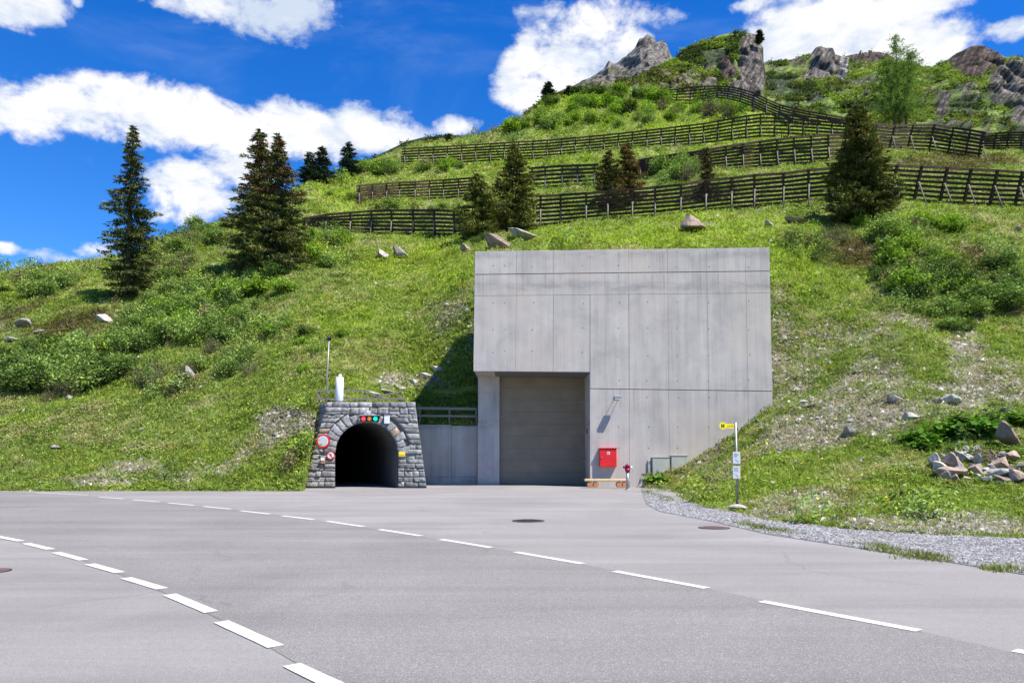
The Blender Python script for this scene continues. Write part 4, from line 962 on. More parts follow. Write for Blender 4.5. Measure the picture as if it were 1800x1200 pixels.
# hydrant
q = gnd(1103.5, 860.5); t = thing('hydrant', 'dark red hydrant head on a silver post in front of the concrete wall', 'hydrant', q); zt_ = at(1103.5, 816, q.y).z; zm = at(1103.5, 829, q.y).z
mb = MB(); mb.cyl((q.x, q.y, -.02), (q.x, q.y, zm), .075, n=16); mb.cyl((q.x, q.y, -.02), (q.x, q.y, .04), .14, n=16); mb.build('post', M['steel'], t)
mb = MB(); mb.cyl((q.x, q.y, zm - .01), (q.x, q.y, zm + .16), .10, .135, 18); mb.cyl((q.x, q.y, zm + .16), (q.x, q.y, zt_ - .08), .135, .13, 18); mb.cyl((q.x, q.y, zt_ - .08), (q.x, q.y, zt_), .16, .07, 18); mb.cyl((q.x, q.y, zt_), (q.x, q.y, zt_ + .05), .03, n=8); mb.build('head', M['darkred'], t)
for sg in (-1, 1):
    mb = MB(); mb.cyl((q.x + sg * .10, q.y - .05, zm + .22), (q.x + sg * .20, q.y - .09, zm + .22), .055, n=12); mb.build('outlet', M['white'] if sg > 0 else M['darkred'], t)
# bus stop sign
q = gnd(1297, 893); q.z = float(tz(np.array([q.x]), np.array([q.y]))[0]) if q.y > np.interp(1297, ybx, yby) else 0
top = at(1293, 742, q.y); t = thing('bus_stop_sign', 'bus stop post with a yellow H sign and two framed timetables on the grassy bank', 'bus stop sign', q)
mb = MB(); mb.cyl(q + Vector((0, 0, -.1)), top, .034, .034, 12); mb.build('pole', M['steel'], t)
mb = MB(); mb.cyl(q + Vector((0, 0, -.1)), q + Vector((0, 0, .17)), .05, n=12); mb.build('pole_sleeve', M['iron'], t)
sY = q.y - .01; cH = at(1270.5, 748, sY); rH = 6.4 / 1300 * sY * 1.0
m1 = at(1291, 749, sY)
mb = MB(); pts = [(cH.x + rH * math.cos(a_), cH.z + rH * math.sin(a_)) for a_ in np.linspace(math.radians(35), math.radians(325), 26)]
hp = 4.1 / 1300 * sY; pts = pts + [(m1.x, m1.z - hp), (m1.x, m1.z + hp)]
mb.prism(pts, sY - .012, sY + .012); sg_ = mb.build('sign_plate', M['yellow'], t)
mb = MB(); u = rH / 6.4
mb.box(cH.x - 2.6*u, cH.x - 1.0*u, sY - .018, sY - .012, cH.z - 3.3*u, cH.z + 3.3*u); mb.box(cH.x + 1.0*u, cH.x + 2.6*u, sY - .018, sY - .012, cH.z - 3.3*u, cH.z + 3.3*u); mb.box(cH.x - 1.0*u, cH.x + 1.0*u, sY - .018, sY - .012, cH.z - .7*u, cH.z + .7*u)
mb.build('letter_h', M['letter'], sg_)
tc_ = bpy.data.curves.new('stop_name', 'FONT'); tc_.body = 'mbsBus'; tc_.size = 5.0 * u; tc_.align_y = 'CENTER'
to = bpy.data.objects.new('tmp', tc_); COL.objects.link(to); to.location = (cH.x + 6.9*u, sY - .014, cH.z - .6*u); to.rotation_euler = (math.pi/2, 0, 0)
bpy.context.view_layer.update(); tm = bpy.data.meshes.new_from_object(to.evaluated_get(bpy.context.evaluated_depsgraph_get())); tm.transform(to.matrix_world); bpy.data.objects.remove(to)
obj('stop_name', tm, M['letter2'], sg_)
mb = MB(); mb.box(m1.x - .005, top.x + .03, sY - .02, sY + .02, m1.z - hp, m1.z + hp); mb.build('sign_clamp', M['steel'], t)
for yy0, yy1 in ((793.5, 815), (818.5, 841)):
    a, b = at(1287, yy0, sY), at(1300.5, yy1, sY)
    mb = MB(); mb.box(a.x, b.x, sY - .075, sY - .04, b.z, a.z); fr = mb.build('timetable_frame', M['orange'], t)
    mb = MB(); mb.box(a.x - .004, b.x - .022, sY - .083, sY - .076, b.z + .008, a.z - .008); pp = mb.build('timetable', M['paper'], fr)
    mb = MB()
    for k in range(6):
        zz = a.z - .05 - k * .022; mb.box(a.x + .03, a.x + .03 + random.uniform(.08, .17), sY - .087, sY - .084, zz - .004, zz)
    mb.beam((a.x + .07, sY - .0855, b.z + .15), (a.x + .16, sY - .0855, b.z + .05), .003, .02); mb.build('print', M['cab'], pp)
# manhole covers
for x, y, R_, lab in ((928.5, 915.3, .40, 'round dark cast iron manhole cover in the middle of the forecourt'), (1255, 927.5, .34, 'round reddish manhole cover near the gravel edge'), (-12, 1003.5, .22, 'reddish drain cover at the left edge of the foreground asphalt')):
    q = gnd(x, y); t = thing('manhole_cover', lab, 'manhole cover', q); mb = MB()
    mb.cyl((q.x, q.y, .001), (q.x, q.y, .012), R_, n=32); mb.build('frame_ring', M['iron'], t)
    mb = MB(); mb.cyl((q.x, q.y, .012), (q.x, q.y, .016), R_ * .86, n=32)
    for k in range(-4, 5): mb.box(q.x - R_ * .7 * math.cos(k * .25), q.x + R_ * .7 * math.cos(k * .25), q.y + k * R_ * .17 - .012, q.y + k * R_ * .17 + .012, .017, .022)
    mb.build('lid', M['iron'] if 'dark' in lab else simple('rusty_lid', (.16, .09, .085), .8, 0, .3, 20), t)
# ------------------------------------------------------------------ far mountains
def mount(name, label, ridge, base_py, Yr, Yb, amp, tintf, step=2.0, nr=110, pw=0.8, scale=30, seed=1, side=None):
    rp = np.array(ridge, float); px = np.arange(rp[0, 0], rp[-1, 0] + .1, step); ry = np.interp(px, rp[:, 0], rp[:, 1])
    t = np.linspace(0, 1, nr); by = np.interp(px, [base_py[0][0], base_py[-1][0]], [base_py[0][1], base_py[-1][1]]) if len(base_py) == 2 else np.interp(px, [q[0] for q in base_py], [q[1] for q in base_py])
    pyg = by[:, None] + (ry - by)[:, None] * t[None] ** pw
    Yg = np.broadcast_to(Yb + (Yr - Yb) * t[None], pyg.shape).copy(); Zg = zat(pyg, Yg)
    kx_ = (px[:, None] - 900) / F
    def X_of(Y, Z): return kx_ * (Y * CT + (Z - H) * ST)
    Xg = X_of(Yg, Zg)
    col, rock = tintf(np.broadcast_to(px[:, None], pyg.shape).ravel(), pyg.ravel(), Xg.ravel(), Yg.ravel()); rock = rock.reshape(pyg.shape)
    u, v = Xg / scale + Zg / scale * .35, Zg / (scale * 2.0)
    dd = (ridged(u, v, seed, 6) - 0.55) * (0.35 + 1.3 * rock) + (fbm(u * 5, v * 6, seed + 9, 4) - .5) * (.35 + .5 * rock) + (ridged(u * 3.1, v * 2.2, seed + 19, 4) - .55) * .5 * rock
    tap = 1 - 0.75 * t[None] ** 8
    Yg = Yg - dd * amp * 1.6 * tap; Zg = Zg + dd * amp * 0.35 * tap
    # back side
    back = np.linspace(0.04, 1, 14)[None]; Yk = Yg[:, -1:] + back * (Yr - Yb) * 0.8; Zk = Zg[:, -1:] - back ** 1.1 * (Zg[:, -1:] - Zg[:, :1]) * 0.9
    Xk = kx_ * Yk * 1.0 + (Xg[:, -1:] - kx_ * Yg[:, -1:])
    X, Y, Z = np.hstack([Xg, Xk]), np.hstack([Yg, Yk]), np.hstack([Zg, Zk])
    col = col.reshape(pyg.shape + (3,)); col = np.concatenate([col, np.repeat(col[:, -1:], 14, 1)], 1)
    a, b = X.shape; id_ = np.arange(a * b).reshape(a, b)
    fc = np.stack([id_[:-1, :-1].ravel(), id_[1:, :-1].ravel(), id_[1:, 1:].ravel(), id_[:-1, 1:].ravel()], 1)
    tag(obj(name, np_mesh(name, np.stack([X.ravel(), Y.ravel(), Z.ravel()], 1), fc, col.reshape(-1, 3)), M['mtn']), label, 'mountain', kind='structure')
    return X[:, :nr], Y[:, :nr], Z[:, :nr], col[:, :nr], rock
def mixc(a, b, k): return a * (1 - k[:, None]) + b * k[:, None]
def peak_t(px, py, X, Y):
    sx2 = px + py * .8; n1 = fbm(sx2 / 3, py / 5, 41, 5); n2 = ridged(sx2 / 7, py / 20, 43, 5); c = mixc(C(.045, .040, .038)[None], C(.20, .182, .165)[None], sstep(.38, .62, n1 * .6 + n2 * .4))
    g = sstep(.50, .62, fbm(px / 20, py / 8, 45)) * (py > 118) * .7; c = mixc(c, C(.12, .12, .05)[None], g); return c, 1 - g * .5
ROCKS = [(1320,118,27,70,1.3,0),(1278,122,20,28,1.15,1),(1300,165,34,26,1.1,0),(1235,120,20,10,.7,0),
         (1450,108,34,30,1.2,0),(1436,132,34,14,.9,0),(1478,125,10,26,1.2,2),(1536,102,46,9,1.1,1),(1400,112,20,8,.7,1),(1715,108,56,30,1.25,1),(1775,155,46,46,1.15,0),(1700,165,30,20,.5,0),(1650,190,22,30,.8,0),(1790,205,26,30,.9,0),(1510,150,26,14,.6,0),(1375,100,30,5,.8,1),(1795,118,20,14,.9,0)]
def slope_t(px, py, X, Y):
    n1 = fbm(px / 16, py / 9, 51, 5); n2 = fbm(px / 5, py / 3.2, 53, 4); n3 = fbm(px / 40, py / 22, 57, 3)
    rk = np.zeros(len(px)); kind = np.zeros(len(px))
    for (a, b, c, d, wgt, kd) in ROCKS:
        e = ell(px, py, a, b, c, d) * wgt; kind = np.where(e > rk, kd, kind); rk = np.maximum(rk, e)
    rk = sstep(.40, .72, rk * .50 + n1 * .38 + n2 * .30 - .04); rk = np.maximum(rk, sstep(.56, .68, n1 * .5 + n2 * .5) * .7)
    rc = np.where((kind == 1)[:, None], C(.085, .062, .052)[None], np.where((kind == 2)[:, None], C(.32, .30, .28)[None], C(.15, .132, .115)[None])) * (.35 + 1.2 * sstep(.3, .7, fbm((px + py * .35) / 2.4, py / 9, 55, 5)))[:, None]
    g = mixc(C(.165, .235, .05)[None], C(.055, .085, .032)[None], sstep(.44, .58, n1 * .55 + n3 * .45)); g = g * (.7 + .6 * n2)[:, None]
    g = mixc(g, C(.17, .15, .06)[None], sstep(.55, .7, fbm(px / 12, py / 6, 59)) * .6)
    dk = np.zeros(len(px))
    for a_ in ((1300,80,36,32),(1240,100,60,22),(1185,135,50,22),(1360,140,50,16),(1420,165,60,20),(1580,190,50,24),(1690,190,60,30),(1500,190,50,14),(1200,160,60,12)): dk = np.maximum(dk, ell(px, py, *a_))
    g = mixc(g, C(.040, .062, .026)[None] * (.6 + .8 * n2)[:, None], sstep(.45, .7, dk * .45 + n1 * .5))
    return mixc(g, rc, rk), rk
def forest_t(px, py, X, Y):
    n = fbm(px / 6, py / 4, 61); return C(.035, .055, .022)[None] * (.6 + .9 * n)[:, None], np.zeros(len(px))
def brown_t(px, py, X, Y):
    n = fbm(px / 9, py / 5, 63); rk = sstep(.52, .62, fbm(px / 12, py / 6, 65)); g = mixc(C(.12, .15, .04)[None], C(.055, .06, .03)[None], sstep(.4, .6, n)); return mixc(g, C(.24, .20, .17)[None] * (.5 + n)[:, None], rk * .8), rk * .6
G = []
G.append(mount('rocky_peak', 'bare grey rock peak rising beyond the green outcrop', [(985,172),(1010,150),(1040,136),(1062,120),(1070,106),(1080,112),(1100,100),(1108,94),(1116,84),(1124,68),(1131,66),(1138,60),(1147,66),(1155,75),(1164,72),(1172,80),(1180,100),(1190,120),(1230,150),(1300,200)], [(985,210),(1300,210)], 760, 620, 9, peak_t, 1.6, 110, .8, 42, 3))
G.append(mount('forested_hill', 'dark conifer covered hill behind the left end of the barriers', [(480,372),(520,342),(560,320),(600,302),(640,285),(670,270),(700,256),(720,247),(742,242),(770,240),(800,238),(850,238),(900,232),(980,215)], [(480,390),(700,330),(980,300)], 400, 300, 5, forest_t, 3, 50, .9, 20, 5))
G.append(mount('rocky_shoulder', 'dark scrub and rock shoulder left of the peak', [(905,215),(930,198),(950,180),(965,168),(985,160),(1010,150),(1040,144),(1060,140),(1085,144),(1110,140),(1140,128),(1170,120),(1210,125),(1260,140)], [(905,235),(1260,190)], 350, 285, 5, brown_t, 2, 60, .9, 14, 7))
G.append(mount('grassy_outcrop', 'green outcrop with a steep rock cliff on its right side', [(1090,165),(1130,132),(1160,118),(1180,107),(1200,90),(1215,82),(1235,74),(1250,69),(1268,62),(1285,58),(1300,57),(1316,60),(1328,64),(1336,72),(1340,84),(1341.5,110),(1343,160),(1346,185)], [(1090,200),(1346,205)], 420, 345, 5, slope_t, 1.6, 110, .8, 22, 9))
G.append(mount('mountain_ridge', 'high green mountain ridge with rock faces on the right', [(1300,118),(1340,111),(1370,109),(1390,106),(1410,100),(1425,97),(1432,88),(1441,85),(1448,88),(1458,86),(1463,98),(1480,101),(1500,97),(1515,93),(1535,92),(1552,98),(1572,106),(1600,112),(1625,120),(1640,120),(1655,112),(1675,100),(1695,88),(1708,82),(1722,80),(1740,87),(1755,96),(1770,101),(1785,100),(1800,104),(1860,96),(1950,120),(2100,90),(2400,150)], [(1300,260),(2400,285)], 560, 330, 9, slope_t, 2.2, 140, .8, 34, 11))
# scrub covering the far slopes
VV, TT = [], []
for gi, (Xg, Yg, Zg, cg, rk) in enumerate(G):
    if gi == 0: continue
    k = {1: 5000, 2: 4500, 3: 9000, 4: 30000}[gi]; a, b = Xg.shape
    i = rng.integers(0, a - 1, k * 2); j = rng.integers(0, b - 1, k * 2); keep = (rk[i, j] < .35) & (fbm(Xg[i, j] / 14, Zg[i, j] / 10, 70 + gi) > .44); i, j = i[keep][:k], j[keep][:k]
    f1, f2 = rng.random(len(i)), rng.random(len(i)); bi = lambda Q: Q[i, j] * (1 - f1) * (1 - f2) + Q[i+1, j] * f1 * (1 - f2) + Q[i, j+1] * (1 - f1) * f2 + Q[i+1, j+1] * f1 * f2
    P0 = np.stack([bi(Xg), bi(Yg), bi(Zg)], 1); sz = .8 + 1.5 * rng.random(len(i)) ** 2 + (gi == 4) * .6; K = 7
    P = np.repeat(P0, K, 0) + rng.normal(size=(len(i) * K, 3)) * np.repeat(sz, K)[:, None] * C(.45, .45, .3); P[:, 2] += np.repeat(sz, K) * .35
    tc_c = np.repeat(cg[i, j] * (0.6 + .7 * rng.random((len(i), 1))), K, 0) * (0.75 + .5 * rng.random((len(i) * K, 1)))
    V, _, T = quads(P, np.repeat(sz, K) * .62, tc_c, .45, .8); VV.append(V); TT.append(T)
V = np.concatenate(VV); tag(obj('mountain_scrub', np_mesh('mountain_scrub', V, np.arange(len(V)).reshape(-1, 4), np.concatenate(TT)), M['grass']), 'scrub and low bushes covering the far mountain slopes', 'scrub', kind='stuff')

# ------------------------------------------------------------------ avalanche barriers
def barrier(label, pts, post_every=None, nb=7, strut=(10, 9), lean=0.35, shear=0.0):
    px = np.array([p[0] for p in pts], float); pt = np.array([p[1] for p in pts], float); pb = np.array([p[2] for p in pts], float)
    if post_every:
        q = np.linspace(px[0], px[-1], max(2, int(round((px[-1] - px[0]) / post_every)) + 1)); pt = np.interp(q, px, pt); pb = np.interp(q, px, pb); px = q
    Ys = []
    for x, y in zip(px, pb):
        h = hit(x, y); Ys.append(h.y if h else 170)
    Ys = np.array(Ys); k = min(2, len(Ys) - 1); tt = np.linspace(-1, 1, len(Ys)); med = np.polyval(np.polyfit(tt, Ys, k), tt); Ys = med * .75 + Ys * .25
    bot = []; top = []
    for x, a, b, Y in zip(px, pt, pb, Ys):
        B = at(x, b, Y); hgt = at(x, a, Y).z - B.z; T = at(x + shear, a, Y - hgt * lean); bot.append(B); top.append(T)
    t = thing('avalanche_barrier', label, 'avalanche barrier', bot[len(bot)//2], 'avalanche barriers on the slope')
    sc_ = Ys.mean() / 90.0; bw = 0.28 * min(1.25, max(.85, sc_))
    for k in range(nb):
        f = 0.04 + 0.96 * k / (nb - 1); mb = MB(); L = [bot[i].lerp(top[i], f) for i in range(len(px))]
        e0 = L[0] + (L[0] - L[1]) * 0.22; e1 = L[-1] + (L[-1] - L[-2]) * 0.22; L = [e0] + L[1:-1] + [e1] if len(L) > 2 else [e0, e1]
        for a, b in zip(L[:-1], L[1:]):
            j = Vector((0, 0, random.uniform(-.05, .05))); mb.beam(a + j, b - j * .5 , .12, bw)
        mb.build('crossbeam', M['rust'], t)
    for i in range(len(px)):
        B, T = bot[i], top[i]; mb = MB(); off = Vector((0, -.17, 0)); mb.beam(B + off - (T - B) * .04, T + off, .24, .24); mb.build('support_post', M['rust'], t)
        m_ = B.lerp(T, .52) + Vector((0, -.32, 0)); e = at(px[i] + strut[0], pb[i] + strut[1], B.y - 1.6)
        g = ground_pt(m_.x + (e.x - m_.x), B.y - (T - B).z * .62); g.z -= .15
        mb = MB(); mb.cyl(g, m_, .07, n=8); mb.build('strut', M['strut'], t)
        mb = MB(); mb.cyl(m_ + Vector((0, 0, -.28)), m_ + Vector((0, .02, .02)), .13, n=8); mb.build('strut_joint', M['strut'], t)
    return t
barrier('lowest barrier row at the left, ending beside the twin-topped spruce', [(540,384,402),(575,378,405),(618,374,409),(655,371,411),(690,370,412),(728,370,413),(765,370,413),(800,371,414),(835,371,414)], None, 7, (-4, 14), .3, -2)
barrier('lowest barrier row in the middle, above the concrete building', [(950,345,397),(985,343,394),(1030,340,390),(1068,337,386),(1111,333,383),(1151,330,380),(1196,325,376),(1240,318,371),(1285,313,367),(1325,309,363),(1376,305,359),(1420,300,355),(1462,296,351)], None, 8, (0, 14), .3)
barrier('lowest barrier row at the right, leaning posts right of the dark cone-shaped spruce', [(1520,291,346),(1562,292,350),(1605,293,354),(1650,295,357),(1692,298,359),(1738,300,361),(1782,303,362),(1830,306,364)], None, 8, (22, 12), .35, 14)
barrier('second barrier row at the left, left of the pair of dark spruces', [(632,327,356),(655,325,354),(680,323,353),(703,321,352),(730,320,351),(755,318,350),(780,317,349),(806,315,347),(835,313,345)], None, 7, (0, 8), .3)
barrier('short barrier piece between the spruce pair and the brown spruces', [(935,296,332),(958,294,330),(988,292,328),(1015,291,326),(1045,290,324)], None, 6, (0, 9), .3)
barrier('second barrier row at the right, running up to the cone-shaped spruce', [(1125,282,311),(1158,276,307),(1212,269,303),(1283,257,298),(1345,248,293),(1410,241,289),(1485,236,284)], 31, 8, (2, 10), .3)
barrier('long third barrier row crossing the upper slope', [(710,262,290),(760,259,289),(860,253,283),(960,247,279),(1060,238,270),(1150,228,260),(1240,217,252),(1300,206,244),(1345,200,240),(1400,204,243),(1485,212,246)], 25, 7, (3, 6), .3, 2)
barrier('upper right barrier row with long pale struts, behind the cone-shaped spruce', [(1530,219,258),(1562,222,262),(1594,220,263),(1632,220,265),(1665,225,270),(1695,229,275),(1718,233,278)], None, 8, (12, 8), .35, 10)
barrier('small barrier row at the far right edge below the ridge', [(1724,236,262),(1745,235,262),(1768,233,262),(1792,233,262),(1820,233,262)], None, 7, (6, 5), .35, 5)
barrier('topmost barrier row curving down over the crest below the cliff', [(1165,160,178),(1188,157,182),(1212,154,183),(1235,152,180),(1260,152,172),(1278,153,174),(1300,157,179),(1322,164,187),(1345,175,198),(1368,185,207),(1392,191,214),(1420,197,219),(1450,202,224),(1490,209,230)], None, 6, (3, 4), .3, 3)

# ------------------------------------------------------------------ trees
def tri_sprays(base_, d, ln, wd, tint):
    up = rng.normal(size=base_.shape) * .5; up[:, 2] += 1; s_ = np.cross(d, up); s_ /= np.linalg.norm(s_, axis=1)[:, None] + 1e-9
    V = np.stack([base_ - s_ * wd[:, None] / 2, base_ + s_ * wd[:, None] / 2, base_ + d * ln[:, None]], 1).reshape(-1, 3)
    return V, np.repeat(tint, 3, 0)
def spruce(name, label, bx, by, top, hw, col, tips, tipk=.4, Yset=None, dens=1.0, pw=0.85, gap=0.0, cat='spruce', group=None, topbrown=0.0, low=.03, droop=.28, irregular=.35):
    p = hit(bx, by) if Yset is None else at(bx, by, Yset)
    if p is None: p = at(bx, by, Yset or 170)
    zt_ = at(bx, top, p.y).z; Hh = zt_ - p.z; Rr = hw / F * p.y
    t = thing(name, label, cat, p, group); t['height_m'] = round(Hh, 1); del t['height_m']
    mb = MB(); lx_, ly_ = random.uniform(-.15, .15), random.uniform(-.15, .15)
    mb.cyl((p.x, p.y, p.z - .4), (p.x + lx_, p.y + ly_, p.z + Hh * .55), Hh * .017 + .03, Hh * .010 + .02, 8); mb.cyl((p.x + lx_, p.y + ly_, p.z + Hh * .55), (p.x, p.y, p.z + Hh * .985), Hh * .010 + .02, .02, 6)
    mb.build('trunk', M['bark'], t)
    px1 = p.y / F * 1.76
    nwh = max(14, int(Hh / max(.22, px1 * 2.2))); B0, D0, L0, W0, T0, S0 = [], [], [], [], [], []
    lob = [random.uniform(0, 6.28) for _ in range(3)]
    for k in range(nwh):
        u = low + (0.985 - low) * (k + random.random() * .8) / nwh; z = u * Hh; rr = Rr * (1 - u) ** pw * (1.06 - .25 * max(0, .16 - u) / .16)
        rr = max(rr, .12 * Rr * min(1, (1 - u) * 8))
        for b in range(random.randint(5, 8)):
            a = random.uniform(0, 6.283); r_b = rr * (1 - irregular * random.random() + .22 * math.sin(a * 2 + lob[0] + u * 9) + (.25 if random.random() < .07 else 0))
            if random.random() < gap * (0.3 + u): continue
            m = max(3, int(dens * 7 * r_b / max(.34, px1 * 2.0) )); ss = rng.random(m) ** .7
            pos = np.stack([np.cos(a) * r_b * ss, np.sin(a) * r_b * ss, z - droop * r_b * ss + .22 * r_b * ss ** 2], 1)
            side = rng.uniform(-1, 1, m) * r_b * .22 * (1.1 - ss * .6); pos[:, 0] += -np.sin(a) * side; pos[:, 1] += np.cos(a) * side
            dd = np.stack([np.cos(a) - np.sin(a) * np.sign(side) * .7, np.sin(a) + np.cos(a) * np.sign(side) * .7, np.full(m, -.25)], 1) + rng.normal(size=(m, 3)) * .35; dd /= np.linalg.norm(dd, axis=1)[:, None]
            base_len = max(.30, px1 * 2.6) * (.7 + .6 * rng.random(m)); bl = random.uniform(.7, 1.35)
            tk = (rng.random(m) < tipk * (ss > .55)); brown = (rng.random(m) < topbrown * (u > .55) * (u < .92) * (random.random() < .6))
            cc = np.where(tk[:, None], C(*tips)[None], C(*col)[None]) * bl * (.7 + .6 * rng.random((m, 1))); cc = np.where(brown[:, None], C(.20, .105, .055)[None] * (.6 + .8 * rng.random((m, 1))), cc)
            B0.append(pos); D0.append(dd); L0.append(base_len * 1.2); W0.append(base_len * .40); T0.append(cc)
            # hanging twigs
            h = rng.random(m) < .55; hd = rng.normal(size=(h.sum(), 3)) * .25; hd[:, 2] -= 1; hd /= np.linalg.norm(hd, axis=1)[:, None] + 1e-9
            B0.append(pos[h]); D0.append(hd); L0.append(base_len[h] * .85); W0.append(base_len[h] * .4); T0.append(cc[h] * .95)
    Bc, Dc, Lc, Wc, Tc = map(np.concatenate, (B0, D0, L0, W0, T0)); V, T = tri_sprays(Bc, Dc, Lc, Wc, Tc); V = V + np.array(p)[None]
    obj('crown', np_mesh('crown', V, np.arange(len(V)).reshape(-1, 3), T), M['needle'], t)
    return t
DK, TP = (.072, .098, .032), (.19, .18, .045)
spruce('spruce_tree', 'tall slender spruce with a sparse tip, farthest left on the slope', 224, 525, 214, 68, DK, TP, .30, None, 1.1, .74, .30, topbrown=.25, droop=.42, irregular=.55)
spruce('spruce_tree', 'left top of the twin-topped spruce with rust brown patches', 452, 478, 223, 74, DK, TP, .45, None, 1.3, .66, .16, topbrown=.55, droop=.38, irregular=.5, group='twin-topped spruce pair')
spruce('spruce_tree', 'right top of the twin-topped spruce beside the left barrier end', 484, 480, 231, 76, DK, TP, .45, None, 1.3, .66, .16, topbrown=.55, droop=.38, irregular=.5, group='twin-topped spruce pair')
spruce('spruce_tree', 'left one of two small dark spruces touching on the skyline', 543, 320, 264, 27, (.028, .045, .028), (.05, .07, .03), .2, 152, 1.0, .75)
spruce('spruce_tree', 'right one of two small dark spruces touching on the skyline', 566, 316, 254, 30, (.028, .045, .028), (.05, .07, .03), .2, 152, 1.0, .75)
spruce('spruce_tree', 'single small dark spruce standing alone on the skyline', 612, 303, 248, 26, (.028, .045, .025), (.05, .07, .03), .2, 160, 1.0, .75)
spruce('spruce_tree', 'lower left spruce of the olive pair above the concrete building', 840, 418, 304, 54, (.085, .105, .026), (.21, .205, .045), .5, None, 1.2, .62, .04, irregular=.3)
spruce('spruce_tree', 'taller right spruce of the olive pair above the concrete building', 904, 408, 250, 58, (.080, .098, .026), (.20, .19, .045), .5, None, 1.2, .66, .04, irregular=.3)
spruce('spruce_tree', 'left brownish spruce of the pair behind the lowest barrier', 1071, 368, 262, 37, (.095, .100, .035), (.20, .16, .05), .5, None, 1.4, .60, .03)
spruce('spruce_tree', 'right rust tinged spruce of the pair behind the lowest barrier', 1103, 362, 249, 38, (.115, .095, .035), (.25, .17, .05), .5, None, 1.4, .60, .03, topbrown=.15)
spruce('spruce_tree', 'thin narrow brownish spruce right of the rust tinged pair', 1243, 356, 257, 22, (.085, .075, .035), (.17, .12, .045), .4, None, 1.1, .55, .05)
spruce('spruce_tree', 'big dense cone-shaped spruce on the right in front of the barriers', 1515, 392, 184, 70, (.066, .095, .028), (.19, .18, .042), .45, None, 1.8, .62, .02, topbrown=.10, irregular=.22, droop=.2)
spruce('spruce_tree', 'tiny spruce on the crest above the long third barrier row', 789, 264, 233, 10, (.045, .06, .025), (.08, .09, .03), .3, 208, 1.0, .7)
spruce('pine_tree', 'dark rounded pine on the steep skyline left of the peak', 964, 182, 144, 13, (.02, .038, .02), (.03, .05, .02), .2, 282, 1.6, .35, cat='pine')
spruce('pine_tree', 'low dark pine just right of the skyline pine', 1002, 182, 152, 15, (.03, .042, .02), (.05, .06, .02), .2, 282, 1.4, .4, cat='pine')
spruce('pine_tree', 'tiny pine on the very edge of the cliff top', 1335, 74, 53, 6, (.02, .035, .02), (.03, .05, .02), .2, 405, 1.3, .4, cat='pine')
# larch: airy light green, three stems
def larch(label, bx, by, top, hw, Yv):
    p = at(bx, by, Yv); Hh = at(bx, top, Yv).z - p.z; Rr = hw / F * Yv; t = thing('larch_tree', label, 'larch', p)
    stems = [(-.28, .72), (0.0, 1.0), (.32, .80)]; VV, TT = [], []
    for k, (dx, hf) in enumerate(stems):
        b0 = p + Vector((dx * Rr * .45, 0, -.4)); tp_ = p + Vector((dx * Rr * 1.1, random.uniform(-.6, .6), Hh * hf)); mb = MB(); mb.cyl(b0, tp_, .22, .03, 8); mb.build('trunk', M['bark'], t)
        nb = 190
        for b in range(nb):
            u = .12 + .87 * random.random() ** .9; c0 = b0.lerp(tp_, u); a = random.uniform(0, 6.283); r_b = Rr * (1.0 if k != 1 else .85) * (1 - u) ** .5 * random.uniform(.3, 1.15) + .25; m = int(12 + r_b * 12)
            ss = rng.random(m); pos = np.stack([c0.x + np.cos(a) * r_b * ss, c0.y + np.sin(a) * r_b * ss, c0.z + .12 * r_b * ss], 1) + rng.normal(size=(m, 3)) * C(.14, .14, .16)
            dd = rng.normal(size=(m, 3)); dd[:, 2] += .2; dd /= np.linalg.norm(dd, axis=1)[:, None]
            V, T = tri_sprays(pos, dd, np.full(m, .30), np.full(m, .12), C(.16, .24, .06)[None] * (.6 + .7 * rng.random((m, 1)))); VV.append(V); TT.append(T)
    V = np.concatenate(VV); obj('crown', np_mesh('crown', V, np.arange(len(V)).reshape(-1, 3), np.concatenate(TT)), M['leaf'], t)
larch('airy light green larch with several stems on the right skyline', 1582, 225, 60, 68, 128)

# ------------------------------------------------------------------ shrubs
ARCH = {}
def shrub_arch(kind, var, nl, leaf, tints, hgt, stems=16, aspect=.45, flat_=.2, narrow=False):
    me_l = None; r_ = np.random.default_rng(hash(kind) % 1000 + var if False else sum(map(ord, kind)) + var * 17)
    global rng; keep = rng; rng = r_
    ns = stems + 8; a = r_.random(ns) * 6.283; rr = np.sqrt(r_.random(ns)); tipx, tipy = np.cos(a) * rr * .80, np.sin(a) * rr * .80
    tipz = hgt * (1 - .55 * rr ** 2) * (.75 + .35 * r_.random(ns)); k = r_.integers(0, ns, nl); s_ = .35 + .68 * r_.random(nl) ** .6
    P = np.stack([tipx[k] * s_, tipy[k] * s_, tipz[k] * s_], 1) + r_.normal(size=(nl, 3)) * C(.12, .12, .10) * (1 if not narrow else .6)
    P[:, 2] = np.maximum(P[:, 2], .02)
    cl = (.65 + .7 * r_.random(ns))[k][:, None]; tt = np.array(tints, float)[r_.integers(0, len(tints), nl)] * cl * (.75 + .5 * r_.random((nl, 1)))
    V, Fc_, T = quads(P, leaf * (.6 + .8 * r_.random(nl)), tt, flat_, aspect); ml = np_mesh('foliage', V, Fc_, T); ml.materials.append(M['leaf'])
    mb = MB()
    for i in range(ns):
        q = Vector((tipx[i], tipy[i], tipz[i])); mid = q * .5 + Vector((0, 0, .06)); b = Vector((tipx[i] * .12, tipy[i] * .12, -.15)); mb.cyl(b, mid, .016, .011, 5); mb.cyl(mid, q * .97, .011, .004, 4)
    ms = mb.mesh('stems'); ms.materials.append(M['twig']); rng = keep; ARCH[(kind, var)] = (ml, ms)
WIL = [(.18, .27, .068), (.26, .355, .09), (.115, .18, .048)]; ALD = [(.20, .33, .035), (.28, .40, .045), (.12, .22, .03)]
